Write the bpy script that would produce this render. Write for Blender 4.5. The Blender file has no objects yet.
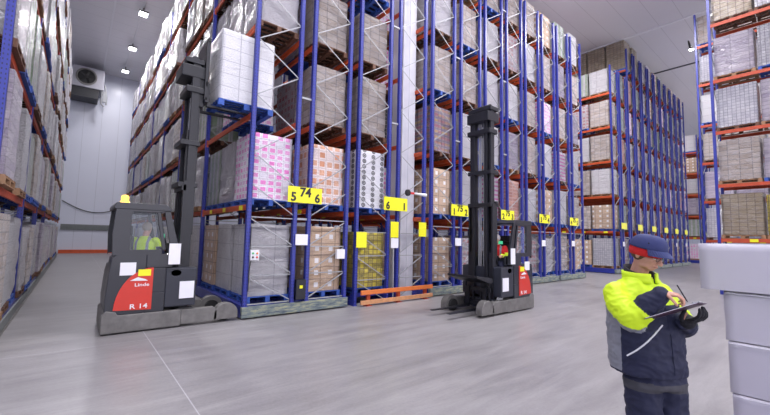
import bpy, bmesh, math, random
from mathutils import Vector, Matrix, noise
from mathutils.bvhtree import BVHTree
R = random.Random(7)
SC = bpy.context.scene
COL = SC.collection
PI = math.pi

# ------------------------------------------------------------------ helpers
class MB:
    """collects shapes, links them as one mesh object"""
    def __init__(s): s.v = []; s.f = []; s.m = []; s.uv = []
    def quad(s, pts, mi=0, uv=None):
        n = len(s.v); s.v += [tuple(p) for p in pts]
        s.f.append(tuple(range(n, n+len(pts)))); s.m.append(mi); s.uv.append(uv)
    def box(s, x0, x1, y0, y1, z0, z1, mi=0, M=None, b=0.0):
        if b > 0:
            bm = bmesh.new()
            bmesh.ops.create_cube(bm, size=1.0)
            for v in bm.verts:
                v.co = Vector(((x0+x1)/2+v.co.x*(x1-x0), (y0+y1)/2+v.co.y*(y1-y0), (z0+z1)/2+v.co.z*(z1-z0)))
            bmesh.ops.bevel(bm, geom=bm.edges[:], offset=b, segments=2, affect='EDGES', profile=0.6)
            s.addbm(bm, mi, M); bm.free(); return
        P = [(x0,y0,z0),(x1,y0,z0),(x1,y1,z0),(x0,y1,z0),(x0,y0,z1),(x1,y0,z1),(x1,y1,z1),(x0,y1,z1)]
        if M: P = [tuple(M @ Vector(p)) for p in P]
        n = len(s.v); s.v += P
        for q in ((0,3,2,1),(4,5,6,7),(0,1,5,4),(1,2,6,5),(2,3,7,6),(3,0,4,7)):
            s.f.append(tuple(n+i for i in q)); s.m.append(mi); s.uv.append(None)
    def addbm(s, bm, mi=0, M=None):
        n = len(s.v); bm.verts.ensure_lookup_table(); bm.verts.index_update()
        s.v += [tuple(M @ v.co) if M else tuple(v.co) for v in bm.verts]
        for f in bm.faces:
            s.f.append(tuple(n+v.index for v in f.verts)); s.m.append(mi); s.uv.append(None)
    def tube(s, pts, r, seg=8, mi=0, cap=True, squash=None):
        pts = [Vector(p) for p in pts]; rs = r if isinstance(r, (list, tuple)) else [r]*len(pts)
        rings = []; prev = None
        for i, p in enumerate(pts):
            a = pts[max(0, i-1)]; b = pts[min(len(pts)-1, i+1)]; t = (b-a).normalized()
            if prev is None:
                up = Vector((0,0,1)) if abs(t.z) < .9 else Vector((1,0,0))
                u = t.cross(up).normalized()
            else: u = (prev - t*prev.dot(t)).normalized()
            prev = u; w = t.cross(u)
            n = len(s.v)
            for k in range(seg):
                an = 2*PI*k/seg; s.v.append(tuple(p + (u*math.cos(an)+w*math.sin(an))*rs[i]))
            rings.append(n)
        for i in range(len(rings)-1):
            for k in range(seg):
                k2 = (k+1) % seg
                s.f.append((rings[i]+k, rings[i]+k2, rings[i+1]+k2, rings[i+1]+k)); s.m.append(mi); s.uv.append(None)
        if cap:
            s.f.append(tuple(rings[0]+k for k in reversed(range(seg)))); s.m.append(mi); s.uv.append(None)
            s.f.append(tuple(rings[-1]+k for k in range(seg))); s.m.append(mi); s.uv.append(None)
    def prism(s, prof, y0, y1, mi=0, M=None):
        """profile in (x,z), extruded along y"""
        n = len(s.v); k = len(prof)
        for y in (y0, y1):
            for (x, z) in prof:
                p = Vector((x, y, z)); s.v.append(tuple(M @ p) if M else tuple(p))
        for i in range(k):
            j = (i+1) % k
            s.f.append((n+i, n+j, n+k+j, n+k+i)); s.m.append(mi); s.uv.append(None)
        s.f.append(tuple(n+i for i in reversed(range(k)))); s.m.append(mi); s.uv.append(None)
        s.f.append(tuple(n+k+i for i in range(k))); s.m.append(mi); s.uv.append(None)
    def lathe(s, prof, seg=20, mi=0, M=None):
        rings = []
        for (r, z) in prof:
            n = len(s.v)
            for k in range(seg):
                a = 2*PI*k/seg; p = Vector((r*math.cos(a), r*math.sin(a), z)); s.v.append(tuple(M @ p) if M else tuple(p))
            rings.append(n)
        for i in range(len(rings)-1):
            for k in range(seg):
                k2 = (k+1) % seg
                s.f.append((rings[i]+k, rings[i]+k2, rings[i+1]+k2, rings[i+1]+k)); s.m.append(mi); s.uv.append(None)
        s.f.append(tuple(rings[0]+k for k in reversed(range(seg)))); s.m.append(mi); s.uv.append(None)
        s.f.append(tuple(rings[-1]+k for k in range(seg))); s.m.append(mi); s.uv.append(None)
    def mesh(s, name, mats, smooth=False, fixn=True):
        me = bpy.data.meshes.new(name); me.from_pydata(s.v, [], s.f)
        for m in (mats if isinstance(mats, (list, tuple)) else [mats]): me.materials.append(m)
        me.polygons.foreach_set('material_index', s.m)
        if any(u is not None for u in s.uv):
            L = me.uv_layers.new(name='UVMap'); i = 0; flat = []
            for f, u in zip(s.f, s.uv):
                for q in range(len(f)): flat += list(u[q]) if u else [0, 0]
            L.data.foreach_set('uv', flat)
        if fixn:
            bm = bmesh.new(); bm.from_mesh(me); bmesh.ops.recalc_face_normals(bm, faces=bm.faces[:]); bm.to_mesh(me); bm.free()
        if smooth: me.polygons.foreach_set('use_smooth', [True]*len(me.polygons))
        me.update(); return me
    def build(s, name, mats, parent=None, smooth=False, loc=None, rotz=0, bevel=0):
        o = bpy.data.objects.new(name, s.mesh(name, mats, smooth)); COL.objects.link(o)
        if parent: o.parent = parent
        if loc: o.location = loc
        if rotz: o.rotation_euler.z = rotz
        if bevel:
            b = o.modifiers.new('bevel', 'BEVEL'); b.width = bevel; b.segments = 2; b.limit_method = 'ANGLE'
        return o

def place(name, me, parent=None, loc=(0,0,0), rotz=0, scale=None):
    o = bpy.data.objects.new(name, me); COL.objects.link(o)
    if parent: o.parent = parent
    o.location = loc; o.rotation_euler.z = rotz
    if scale: o.scale = scale
    return o
def thing(name, label, cat, loc=(0,0,0), rotz=0, group=None):
    o = bpy.data.objects.new(name, None); COL.objects.link(o); o.empty_display_size = .2
    o.location = loc; o.rotation_euler.z = rotz
    return tag(o, label, cat, group)
def tag(o, label, cat, group=None):
    o['label'] = label; o['category'] = cat
    if group: o['group'] = group
    return o
def struct(o): o['kind'] = 'structure'; return o

# ------------------------------------------------------------------ materials
def newmat(name):
    m = bpy.data.materials.new(name); m.use_nodes = True
    nt = m.node_tree; b = nt.nodes['Principled BSDF']; return m, nt, b
def N(nt, t, **k):
    n = nt.nodes.new(t)
    for a, v in k.items():
        if a in n.inputs: n.inputs[a].default_value = v
        else: setattr(n, a, v)
    return n
def math_(nt, op, a, b=None, c=None):
    n = nt.nodes.new('ShaderNodeMath'); n.operation = op
    for i, v in enumerate((a, b, c)):
        if v is None: continue
        if isinstance(v, (int, float)): n.inputs[i].default_value = v
        else: nt.links.new(v, n.inputs[i])
    return n.outputs[0]
def mix(nt, fac, a, b):
    n = nt.nodes.new('ShaderNodeMix'); n.data_type = 'RGBA'
    for i, v in ((0, fac), (6, a), (7, b)):
        if isinstance(v, (int, float)): n.inputs[i].default_value = v
        elif isinstance(v, tuple): n.inputs[i].default_value = v if len(v) == 4 else v+(1,)
        else: nt.links.new(v, n.inputs[i])
    return n.outputs[2]
def c4(c): return tuple(c)+(1,) if len(c) == 3 else c
def simple(name, col, rough=.5, metal=0, var=.12, scale=8, bump=0, coat=0, emit=None, es=0, spec=None):
    m, nt, b = newmat(name)
    b.inputs['Roughness'].default_value = rough; b.inputs['Metallic'].default_value = metal
    b.inputs['Coat Weight'].default_value = coat
    tc = N(nt, 'ShaderNodeTexCoord'); nz = N(nt, 'ShaderNodeTexNoise', Scale=scale, Detail=4)
    nt.links.new(tc.outputs['Object'], nz.inputs['Vector'])
    out = mix(nt, nz.outputs['Fac'], c4([x*(1-var) for x in col]), c4([min(1, x*(1+var)) for x in col]))
    nt.links.new(out, b.inputs['Base Color'])
    if bump:
        bp = N(nt, 'ShaderNodeBump', Strength=bump, Distance=.01); nt.links.new(nz.outputs['Fac'], bp.inputs['Height']); nt.links.new(bp.outputs[0], b.inputs['Normal'])
    if emit: b.inputs['Emission Color'].default_value = c4(emit); b.inputs['Emission Strength'].default_value = es
    return m

def post_mat():
    m, nt, b = newmat('blue_punched_steel')
    tc = N(nt, 'ShaderNodeTexCoord'); sp = N(nt, 'ShaderNodeSeparateXYZ'); nt.links.new(tc.outputs['Object'], sp.inputs[0])
    fz = math_(nt, 'FRACT', math_(nt, 'MULTIPLY', sp.outputs[2], 1/.075))
    dz = math_(nt, 'ABSOLUTE', math_(nt, 'SUBTRACT', fz, .5))
    dx = math_(nt, 'ABSOLUTE', math_(nt, 'SUBTRACT', math_(nt, 'ABSOLUTE', sp.outputs[0]), .024))
    hole = math_(nt, 'MULTIPLY', math_(nt, 'LESS_THAN', dz, .2), math_(nt, 'LESS_THAN', dx, .008))
    nz = N(nt, 'ShaderNodeTexNoise', Scale=5, Detail=5); nt.links.new(tc.outputs['Object'], nz.inputs['Vector'])
    base = mix(nt, nz.outputs['Fac'], (.018,.026,.23,1), (.04,.055,.36,1))
    nt.links.new(mix(nt, hole, base, (.01,.012,.07,1)), b.inputs['Base Color'])
    b.inputs['Roughness'].default_value = .38
    return m

def load_mat(name, c1, c2, gw, gh, mortar=(.12,.1,.1), label=None, lab_col=(.9,.9,.9), film=.35, filmc=(.90,.86,.92), gap=.012, lab2=None):
    """cartons under stretch film; UV is in metres on each face"""
    m, nt, b = newmat(name)
    uv = N(nt, 'ShaderNodeUVMap'); oi = N(nt, 'ShaderNodeObjectInfo'); sp = N(nt, 'ShaderNodeSeparateXYZ')
    nt.links.new(uv.outputs[0], sp.inputs[0]); U, V = sp.outputs[0], sp.outputs[1]
    cu = math_(nt, 'DIVIDE', U, gw); cv = math_(nt, 'DIVIDE', V, gh)
    fu = math_(nt, 'FRACT', cu); fv = math_(nt, 'FRACT', cv)
    iu = math_(nt, 'FLOOR', cu); iv = math_(nt, 'FLOOR', cv)
    cmb = N(nt, 'ShaderNodeCombineXYZ'); nt.links.new(iu, cmb.inputs[0]); nt.links.new(iv, cmb.inputs[1]); nt.links.new(oi.outputs['Random'], cmb.inputs[2])
    wn = N(nt, 'ShaderNodeTexWhiteNoise'); nt.links.new(cmb.outputs[0], wn.inputs['Vector'])
    col = mix(nt, wn.outputs['Value'], c4(c1), c4(c2))
    au = math_(nt, 'ABSOLUTE', math_(nt, 'SUBTRACT', fu, .5)); av = math_(nt, 'ABSOLUTE', math_(nt, 'SUBTRACT', fv, .5))
    if label == 'square':      # printed square in the middle of each carton
        k = math_(nt, 'MULTIPLY', math_(nt, 'LESS_THAN', au, .33), math_(nt, 'LESS_THAN', av, .30))
        k = math_(nt, 'MULTIPLY', k, math_(nt, 'GREATER_THAN', wn.outputs['Value'], .12))
        lc = mix(nt, wn.outputs['Value'], c4(lab_col), c4(lab2 or lab_col)); col = mix(nt, k, col, lc)
    elif label == 'round':
        d = math_(nt, 'SQRT', math_(nt, 'ADD', math_(nt, 'POWER', au, 2), math_(nt, 'POWER', av, 2)))
        k = math_(nt, 'MULTIPLY', math_(nt, 'LESS_THAN', d, .42), math_(nt, 'GREATER_THAN', math_(nt, 'MODULO', iu, 2), .5))
        col = mix(nt, k, col, c4(lab_col))
        k2 = math_(nt, 'LESS_THAN', math_(nt, 'ABSOLUTE', math_(nt, 'SUBTRACT', d, .2)), .04); col = mix(nt, math_(nt, 'MULTIPLY', k, k2), col, (.5,.5,.5,1))
    elif label == 'paper':     # small paper label on cartons
        k = math_(nt, 'MULTIPLY', math_(nt, 'LESS_THAN', math_(nt, 'ABSOLUTE', math_(nt, 'SUBTRACT', fu, .7)), .14), math_(nt, 'LESS_THAN', math_(nt, 'ABSOLUTE', math_(nt, 'SUBTRACT', fv, .55)), .2))
        col = mix(nt, math_(nt, 'MULTIPLY', k, .9), col, c4(lab_col))
    elif label == 'band':      # horizontal coloured print
        k = math_(nt, 'LESS_THAN', av, .22); lc = mix(nt, wn.outputs['Value'], c4(lab_col), c4(lab2 or lab_col)); col = mix(nt, k, col, lc)
    elif label == 'column':
        k = math_(nt, 'LESS_THAN', au, .3); col = mix(nt, math_(nt, 'MULTIPLY', k, .85), col, c4(lab_col))
    edge = math_(nt, 'MAXIMUM', math_(nt, 'GREATER_THAN', au, .5-gap/gw), math_(nt, 'GREATER_THAN', av, .5-gap*.8/gh))
    col = mix(nt, math_(nt, 'MULTIPLY', edge, .7), col, c4(mortar))
    # stretch film: milky streaks and wrinkles
    mp = N(nt, 'ShaderNodeMapping'); mp.inputs['Scale'].default_value = (1.0, 3.2, 1)
    cm2 = N(nt, 'ShaderNodeCombineXYZ'); nt.links.new(U, cm2.inputs[0]); nt.links.new(V, cm2.inputs[1]); nt.links.new(math_(nt, 'MULTIPLY', oi.outputs['Random'], 37), cm2.inputs[2])
    nt.links.new(cm2.outputs[0], mp.inputs['Vector'])
    n1 = N(nt, 'ShaderNodeTexNoise', Scale=2.6, Detail=6, Roughness=.65, Distortion=1.2); nt.links.new(mp.outputs[0], n1.inputs['Vector'])
    n2 = N(nt, 'ShaderNodeTexNoise', Scale=12, Detail=3, Roughness=.6, Distortion=2.5); nt.links.new(mp.outputs[0], n2.inputs['Vector'])
    ramp = N(nt, 'ShaderNodeMapRange'); ramp.inputs[1].default_value = .42; ramp.inputs[2].default_value = .68; nt.links.new(n1.outputs['Fac'], ramp.inputs[0])
    fac = math_(nt, 'ADD', math_(nt, 'MULTIPLY', ramp.outputs[0], film), film*.45)
    col = mix(nt, fac, col, c4(filmc))
    hs = math_(nt, 'ADD', math_(nt, 'MULTIPLY', oi.outputs['Random'], .28), .84)
    hsv = N(nt, 'ShaderNodeHueSaturation'); nt.links.new(col, hsv.inputs['Color']); nt.links.new(hs, hsv.inputs['Value'])
    nt.links.new(hsv.outputs[0], b.inputs['Base Color'])
    b.inputs['Roughness'].default_value = .45; b.inputs['Coat Weight'].default_value = .9 if film > .15 else .3; b.inputs['Coat Roughness'].default_value = .2
    n3 = N(nt, 'ShaderNodeTexNoise', Scale=5, Detail=3, Roughness=.5, Distortion=1.5); n3.noise_type = 'RIDGED_MULTIFRACTAL'; nt.links.new(mp.outputs[0], n3.inputs['Vector'])
    h = math_(nt, 'ADD', math_(nt, 'ADD', n2.outputs['Fac'], math_(nt, 'MULTIPLY', n1.outputs['Fac'], 1.6)), math_(nt, 'MULTIPLY', n3.outputs['Fac'], .5 if film > .15 else .1))
    h = math_(nt, 'SUBTRACT', h, math_(nt, 'MULTIPLY', edge, .5))
    bp = N(nt, 'ShaderNodeBump', Strength=1.0 if film > .15 else .5, Distance=.14); nt.links.new(h, bp.inputs['Height'])
    nt.links.new(bp.outputs[0], b.inputs['Normal']); nt.links.new(bp.outputs[0], b.inputs['Coat Normal'])
    return m

M = {}
M['post'] = post_mat()
M['blue'] = simple('blue_steel', (.022,.034,.27), .42, var=.2)
M['orange'] = simple('orange_beam_steel', (.62,.10,.03), .45, var=.25, scale=6)
M['redbeam'] = simple('red_orange_beam_steel', (.50,.07,.025), .5, var=.25, scale=6)
M['galv'] = simple('galvanised_steel', (.36,.37,.39), .5, metal=.3, var=.2, scale=14)
M['dark'] = simple('dark_grey_truck_paint', (.019,.021,.030), .35, var=.15, coat=.3)
M['darker'] = simple('black_mast_steel', (.012,.013,.019), .4, var=.3, scale=10)
M['rubber'] = simple('black_rubber', (.012,.012,.013), .7)
M['truckred'] = simple('red_truck_panel', (.60,.028,.014), .35, coat=.4, var=.08)
M['wornsteel'] = simple('worn_grey_steel', (.17,.165,.16), .45, metal=.3, var=.5, scale=7, bump=.2)
M['white'] = simple('white_paint', (.8,.8,.84), .5, var=.05)
M['paper'] = simple('white_paper', (.82,.82,.88), .6, var=.05)
M['yellow'] = simple('yellow_sign_board', (.88,.86,.02), .4, var=.04)
M['ink'] = simple('black_ink', (.012,.012,.02), .5, var=0)
M['bluepallet'] = simple('blue_painted_wood', (.03,.09,.38), .65, var=.45, scale=12, bump=.3)
M['wood'] = simple('pallet_wood', (.30,.17,.09), .7, var=.4, scale=12, bump=.3)
M['darkwood'] = simple('dark_pallet_wood', (.13,.06,.035), .7, var=.4, scale=12, bump=.3)
M['amber'] = simple('amber_beacon', (.9,.45,.03), .3, emit=(1,.55,.08), es=2.0, var=0)
M['skin'] = simple('skin', (.55,.29,.21), .5, var=.1, scale=20)
M['navy'] = simple('navy_quilted_cloth', (.011,.014,.045), .75, var=.3, scale=14, bump=.5)
M['capblue'] = simple('navy_cap_cloth', (.028,.038,.135), .8, var=.15, scale=40, bump=.2)
M['neon'] = simple('neon_yellow_cloth', (.62,.86,.012), .6, var=.1, scale=10, bump=.4)
M['reflect'] = simple('grey_reflective_tape', (.24,.25,.29), .5, metal=.2, var=.1)
M['redcloth'] = simple('red_fleece', (.62,.015,.02), .85, var=.2, scale=60, bump=.4)
M['blackcloth'] = simple('black_knit', (.012,.012,.018), .85, var=.3, scale=40, bump=.5)
M['hair'] = simple('brown_hair', (.09,.05,.03), .7, var=.3, scale=60)
M['tealgrey'] = simple('grey_green_carriage_paint', (.20,.22,.22), .5, var=.2)
M['green'] = simple('green_button', (.03,.45,.12), .4, var=0)
M['red'] = simple('red_button', (.65,.02,.02), .4, var=0)
M['orangeb'] = simple('orange_button', (.75,.2,.02), .4, var=0)
M['led'] = simple('lamp_diffuser', (.9,.9,.95), .4, var=0, emit=(.92,.93,1), es=16)
M['screen'] = simple('lit_terminal_screen', (.05,.2,.12), .3, var=0, emit=(.1,.9,.45), es=.5)
M['column'] = simple('white_painted_column', (.62,.62,.68), .5, var=.08, scale=4)

def glass_mat():
    m, nt, b = newmat('cab_glass')
    b.inputs['Base Color'].default_value = (.75,.8,.86,1); b.inputs['Roughness'].default_value = .03
    tr = N(nt, 'ShaderNodeBsdfTransparent'); tr.inputs[0].default_value = (.93,.95,.97,1)
    mx = N(nt, 'ShaderNodeMixShader'); mx.inputs[0].default_value = .07
    nt.links.new(tr.outputs[0], mx.inputs[1]); nt.links.new(b.outputs[0], mx.inputs[2]); nt.links.new(mx.outputs[0], nt.nodes['Material Output'].inputs[0])
    return m
M['glass'] = glass_mat()

def carriage_mat():   # worn paint on the mobile rack carriages
    m, nt, b = newmat('scuffed_carriage_paint')
    tc = N(nt, 'ShaderNodeTexCoord'); mp = N(nt, 'ShaderNodeMapping'); mp.inputs['Scale'].default_value = (1,1,5); nt.links.new(tc.outputs['Object'], mp.inputs[0])
    n = N(nt, 'ShaderNodeTexNoise', Scale=3, Detail=8, Roughness=.75); nt.links.new(mp.outputs[0], n.inputs['Vector'])
    r = N(nt, 'ShaderNodeValToRGB'); e = r.color_ramp.elements
    e[0].position = .38; e[0].color = (.055,.075,.11,1); e[1].position = .62; e[1].color = (.36,.36,.22,1)
    x = e.new(.5); x.color = (.16,.20,.20,1)
    nt.links.new(n.outputs['Fac'], r.inputs[0]); nt.links.new(r.outputs[0], b.inputs['Base Color']); b.inputs['Roughness'].default_value = .55
    return m
M['carriage'] = carriage_mat()

def floor_mat():
    m, nt, b = newmat('polished_concrete_floor')
    tc = N(nt, 'ShaderNodeTexCoord')
    n1 = N(nt, 'ShaderNodeTexNoise', Scale=.35, Detail=8, Roughness=.6); nt.links.new(tc.outputs['Object'], n1.inputs['Vector'])
    mp = N(nt, 'ShaderNodeMapping'); mp.inputs['Scale'].default_value = (.5, 3.5, 1); mp.inputs['Rotation'].default_value = (0,0,.25); nt.links.new(tc.outputs['Object'], mp.inputs[0])
    n2 = N(nt, 'ShaderNodeTexNoise', Scale=1.1, Detail=8, Roughness=.7, Distortion=.6); nt.links.new(mp.outputs[0], n2.inputs['Vector'])
    n3 = N(nt, 'ShaderNodeTexNoise', Scale=28, Detail=5); nt.links.new(tc.outputs['Object'], n3.inputs['Vector'])
    s = math_(nt, 'ADD', math_(nt, 'MULTIPLY', n1.outputs['Fac'], .35), math_(nt, 'MULTIPLY', n2.outputs['Fac'], .60)); s = math_(nt, 'ADD', s, math_(nt, 'MULTIPLY', n3.outputs['Fac'], .15))
    r = N(nt, 'ShaderNodeValToRGB'); e = r.color_ramp.elements
    e[0].position = .40; e[0].color = (.20,.192,.20,1); e[1].position = .66; e[1].color = (.335,.325,.33,1)
    nt.links.new(s, r.inputs[0])
    sp = N(nt, 'ShaderNodeSeparateXYZ'); nt.links.new(tc.outputs['Object'], sp.inputs[0])
    # saw-cut joints
    jx = math_(nt, 'LESS_THAN', math_(nt, 'ABSOLUTE', math_(nt, 'SUBTRACT', math_(nt, 'FRACT', math_(nt, 'DIVIDE', math_(nt, 'ADD', sp.outputs[0], 1.83+30), 10.0)), .0)), .0012)
    jy = math_(nt, 'LESS_THAN', math_(nt, 'FRACT', math_(nt, 'DIVIDE', math_(nt, 'ADD', sp.outputs[1], 60.6), 10.0)), .0010)
    j = math_(nt, 'MAXIMUM', jx, jy)
    nt.links.new(mix(nt, math_(nt, 'MULTIPLY', j, .5), r.outputs[0], (.62,.62,.66,1)), b.inputs['Base Color'])
    rr = N(nt, 'ShaderNodeMapRange'); rr.inputs[3].default_value = .20; rr.inputs[4].default_value = .46; nt.links.new(s, rr.inputs[0]); nt.links.new(rr.outputs[0], b.inputs['Roughness'])
    bp = N(nt, 'ShaderNodeBump', Strength=.08, Distance=.01); nt.links.new(n3.outputs['Fac'], bp.inputs['Height']); nt.links.new(bp.outputs[0], b.inputs['Normal'])
    return m
def panel_mat(name, col, axis, pitch, rough=.35):
    m, nt, b = newmat(name)
    tc = N(nt, 'ShaderNodeTexCoord'); sp = N(nt, 'ShaderNodeSeparateXYZ'); nt.links.new(tc.outputs['Object'], sp.inputs[0])
    f = math_(nt, 'ABSOLUTE', math_(nt, 'SUBTRACT', math_(nt, 'FRACT', math_(nt, 'DIVIDE', sp.outputs[axis], pitch)), .5))
    j = math_(nt, 'LESS_THAN', f, .012)
    nz = N(nt, 'ShaderNodeTexNoise', Scale=.4, Detail=4); nt.links.new(tc.outputs['Object'], nz.inputs['Vector'])
    base = mix(nt, nz.outputs['Fac'], c4([x*.93 for x in col]), c4(col))
    nt.links.new(mix(nt, math_(nt, 'MULTIPLY', j, .35), base, c4([x*.35 for x in col])), b.inputs['Base Color'])
    b.inputs['Roughness'].default_value = rough
    bp = N(nt, 'ShaderNodeBump', Strength=.3, Distance=.02); nt.links.new(j, bp.inputs['Height']); nt.links.new(bp.outputs[0], b.inputs['Normal'])
    return m

W_ = (.80,.79,.87)
KINDS = {  # key: (material, words)
 'white':   (load_mat('white_cartons', (.84,.83,.87),(.90,.89,.93), .62,.38, (.38,.36,.42), film=.25, gap=.008), 'white cartons'),
 'brown':   (load_mat('brown_cartons', (.50,.33,.20),(.66,.47,.31), .40,.30, (.12,.07,.04), 'paper', (.9,.9,.93), film=.12), 'brown cartons with white labels'),
 'tan':     (load_mat('tan_cartons', (.56,.41,.29),(.88,.76,.66), .33,.19, (.10,.06,.05), film=.50), 'tan cartons under shiny film'),
 'pink':    (load_mat('pink_print_cartons', (.76,.72,.80),(.84,.80,.86), .19,.155, (.50,.44,.52), 'square', (.80,.12,.52), film=.05, lab2=(.72,.45,.66), gap=.006), 'white cartons printed with pink squares'),
 'orange':  (load_mat('orange_print_cartons', (.72,.60,.58),(.80,.70,.68), .22,.23, (.45,.33,.30), 'square', (.62,.24,.10), film=.08, lab2=(.68,.38,.24), gap=.008), 'white cartons printed with orange squares'),
 'black':   (load_mat('black_print_cartons', (.78,.78,.84),(.84,.84,.89), .16,.155, (.6,.6,.65), 'round', (.03,.03,.05), film=.08, gap=.003), 'white cartons printed with black discs'),
 'yellow':  (load_mat('yellow_cartons', (.42,.34,.06),(.60,.46,.05), .15,.13, (.03,.03,.02), 'square', (.08,.07,.04), film=.03, lab2=(.75,.62,.03)), 'yellow and black cartons'),
 'grey':    (load_mat('opaque_film_wrap', (.78,.76,.82),(.84,.82,.88), .9,.8, (.5,.5,.56), film=.50, gap=.004), 'goods wrapped in milky grey film'),
 'stripe':  (load_mat('magenta_stripe_cartons', (.80,.76,.84),(.84,.80,.87), .5,.17, (.6,.5,.6), 'band', (.72,.07,.45), film=.18, lab2=(.75,.2,.5), gap=.006), 'white cartons with magenta stripes'),
 'sack':    (load_mat('red_brown_sacks', (.32,.10,.07),(.50,.24,.17), .5,.13, (.60,.48,.44), film=.12, gap=.012), 'stacked reddish brown sacks'),
 'colour':  (load_mat('mixed_print_cartons', (.42,.34,.50),(.56,.40,.44), .17,.19, (.12,.07,.20), 'band', (.74,.50,.14), film=.18, lab2=(.60,.16,.30), gap=.014), 'purple and yellow printed cartons'),
 'green':   (load_mat('green_print_cartons', (.70,.74,.74),(.80,.80,.84), .36,.4, (.3,.4,.35), 'column', (.22,.42,.16), film=.4), 'white and green cartons under film'),
 'lilac':   (load_mat('lilac_cartons', (.38,.30,.50),(.70,.62,.76), .5,.14, (.20,.16,.28), film=.40), 'lilac cartons under shiny film'),
 'redwhite':(load_mat('red_white_cartons', (.72,.66,.72),(.82,.76,.80), .21,.2, (.5,.4,.42), 'square', (.58,.08,.10), film=.25, lab2=(.66,.42,.44)), 'white cartons printed with red squares'),
 'crate':   (load_mat('black_crates', (.02,.02,.025),(.04,.04,.05), .14,.13, (.42,.40,.40), film=.0, gap=.014), 'open black plastic crates'),
 'grid':    (load_mat('white_tray_stack', (.62,.62,.72),(.80,.80,.88), .12,.11, (.22,.22,.34), film=.22, gap=.010), 'white trays in a fine grid'),
 'golden':  (load_mat('golden_cartons', (.44,.33,.18),(.58,.46,.28), .22,.15, (.16,.10,.05), film=.25), 'golden brown cartons under film'),
}

# ------------------------------------------------------------------ pallets and loads
def pallet_mb(hi=True):
    m = MB(); X, Y = .5, .585
    if hi:
        for i in range(6):
            y = -Y + i*(2*Y-.1)/5; m.box(-X, X, y, y+.1, .12, .142)
        for x in (-X, -.05, X-.1):
            m.box(x, x+.1, -Y, Y, .098, .12)
            for y in (-Y, -.05, Y-.1): m.box(x, x+.1, y, y+.12 if y < Y-.11 else y+.1, .02, .098)
            m.box(x, x+.1, -Y, Y, 0, .02)
    else:
        m.box(-X, X, -Y, Y, .11, .142)
        for x in (-X, -.05, X-.1): m.box(x, x+.1, -Y, Y, 0, .11)
    return m
def load_mb(h, seed, n=10, X=.49, Y=.565, z0=.142, crumple=.012, cartonh=None, rnd=.35):
    """wrapped block: rounded box of subdivided faces, bulged and creased; UV in metres"""
    m = MB(); nz_ = max(6, int(n*h/1.1))
    def disp(p, nrm):
        q = Vector((p.x*2.2+seed*7, p.y*2.2, p.z*4.0)); d = noise.noise(q)*crumple*1.3
        d += noise.noise(Vector((p.x*9, p.y*9+seed, p.z*16)))*crumple*.5
        if cartonh:
            fz = ((p.z-z0)/cartonh) % 1.0
            if min(fz, 1-fz) < .08: d -= .007
        t = min(1, (p.z-z0)/h)
        return p + nrm*d
    lean = (noise.noise(Vector((seed, 3, 1)))*.02, noise.noise(Vector((seed, 9, 1)))*.02)
    def P(x, y, z, nrm):
        # round the vertical edges a little
        ex = max(0, abs(x)-(X-.03)); ey = max(0, abs(y)-(Y-.03))
        if ex > 0 and ey > 0: x -= math.copysign(ex*rnd, x); y -= math.copysign(ey*rnd, y)
        p = disp(Vector((x, y, z)), Vector(nrm)); t = (z-z0)/h
        p.x += lean[0]*t; p.y += lean[1]*t
        return p
    def grid(o, du, dv, nu, nv, nrm, uo, vert=True):
        for i in range(nu):
            for j in range(nv):
                q = []; uvs = []
                for (a, b_) in ((i,j),(i+1,j),(i+1,j+1),(i,j+1)):
                    p = Vector(o)+Vector(du)*a/nu+Vector(dv)*b_/nv
                    e = Vector(nrm)
                    # edges share the averaged normal so faces stay closed
                    k = Vector((1 if p.x > X-1e-4 else -1 if p.x < -X+1e-4 else 0, 1 if p.y > Y-1e-4 else -1 if p.y < -Y+1e-4 else 0, 1 if p.z > z0+h-1e-4 else 0))
                    if k.length > 0: e = k.normalized()
                    q.append(P(p.x, p.y, p.z, e)); uvs.append((uo+Vector(du).length*a/nu, Vector(dv).length*b_/nv))
                m.quad(q, 0, uvs)
    grid((-X,-Y,z0), (2*X,0,0), (0,0,h), n, nz_, (0,-1,0), 0)
    grid((X,-Y,z0), (0,2*Y,0), (0,0,h), n, nz_, (1,0,0), 2*X)
    grid((X,Y,z0), (-2*X,0,0), (0,0,h), n, nz_, (0,1,0), 5)
    grid((-X,Y,z0), (0,-2*Y,0), (0,0,h), n, nz_, (-1,0,0), 7)
    grid((-X,-Y,z0+h), (2*X,0,0), (0,2*Y,0), n, n, (0,0,1), 0)
    return m
def welded(mb, mats, name):
    me = mb.mesh(name, mats, fixn=False); bm = bmesh.new(); bm.from_mesh(me)
    bmesh.ops.remove_doubles(bm, verts=bm.verts, dist=1e-4); bm.to_mesh(me); bm.free()
    me.polygons.foreach_set('use_smooth', [True]*len(me.polygons)); me.update(); return me
PALLET = {k: pallet_mb().mesh('pallet_'+k, M[m]) for k, m in (('blue','bluepallet'),('wood','wood'),('dark','darkwood'))}
PALLET_LO = {k: pallet_mb(False) for k in PALLET}
PM = {'blue': 'bluepallet', 'wood': 'wood', 'dark': 'darkwood'}
HS = [1.25, 1.42, 1.52, 1.62, 1.92]
_lm = {}
def load_mesh(kind, hi, var):
    key = (kind, hi, var)
    if key not in _lm:
        cr = {'grey': .03, 'tan': .016, 'lilac': .014, 'white': .010}.get(kind, .007)
        ch = {'white': .38, 'brown': .30, 'grey': .55}.get(kind)
        _lm[key] = welded(load_mb(HS[hi], var*3+hi+len(kind), crumple=cr, cartonh=ch), KINDS[kind][0], kind+'_load')
    return _lm[key]

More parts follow.
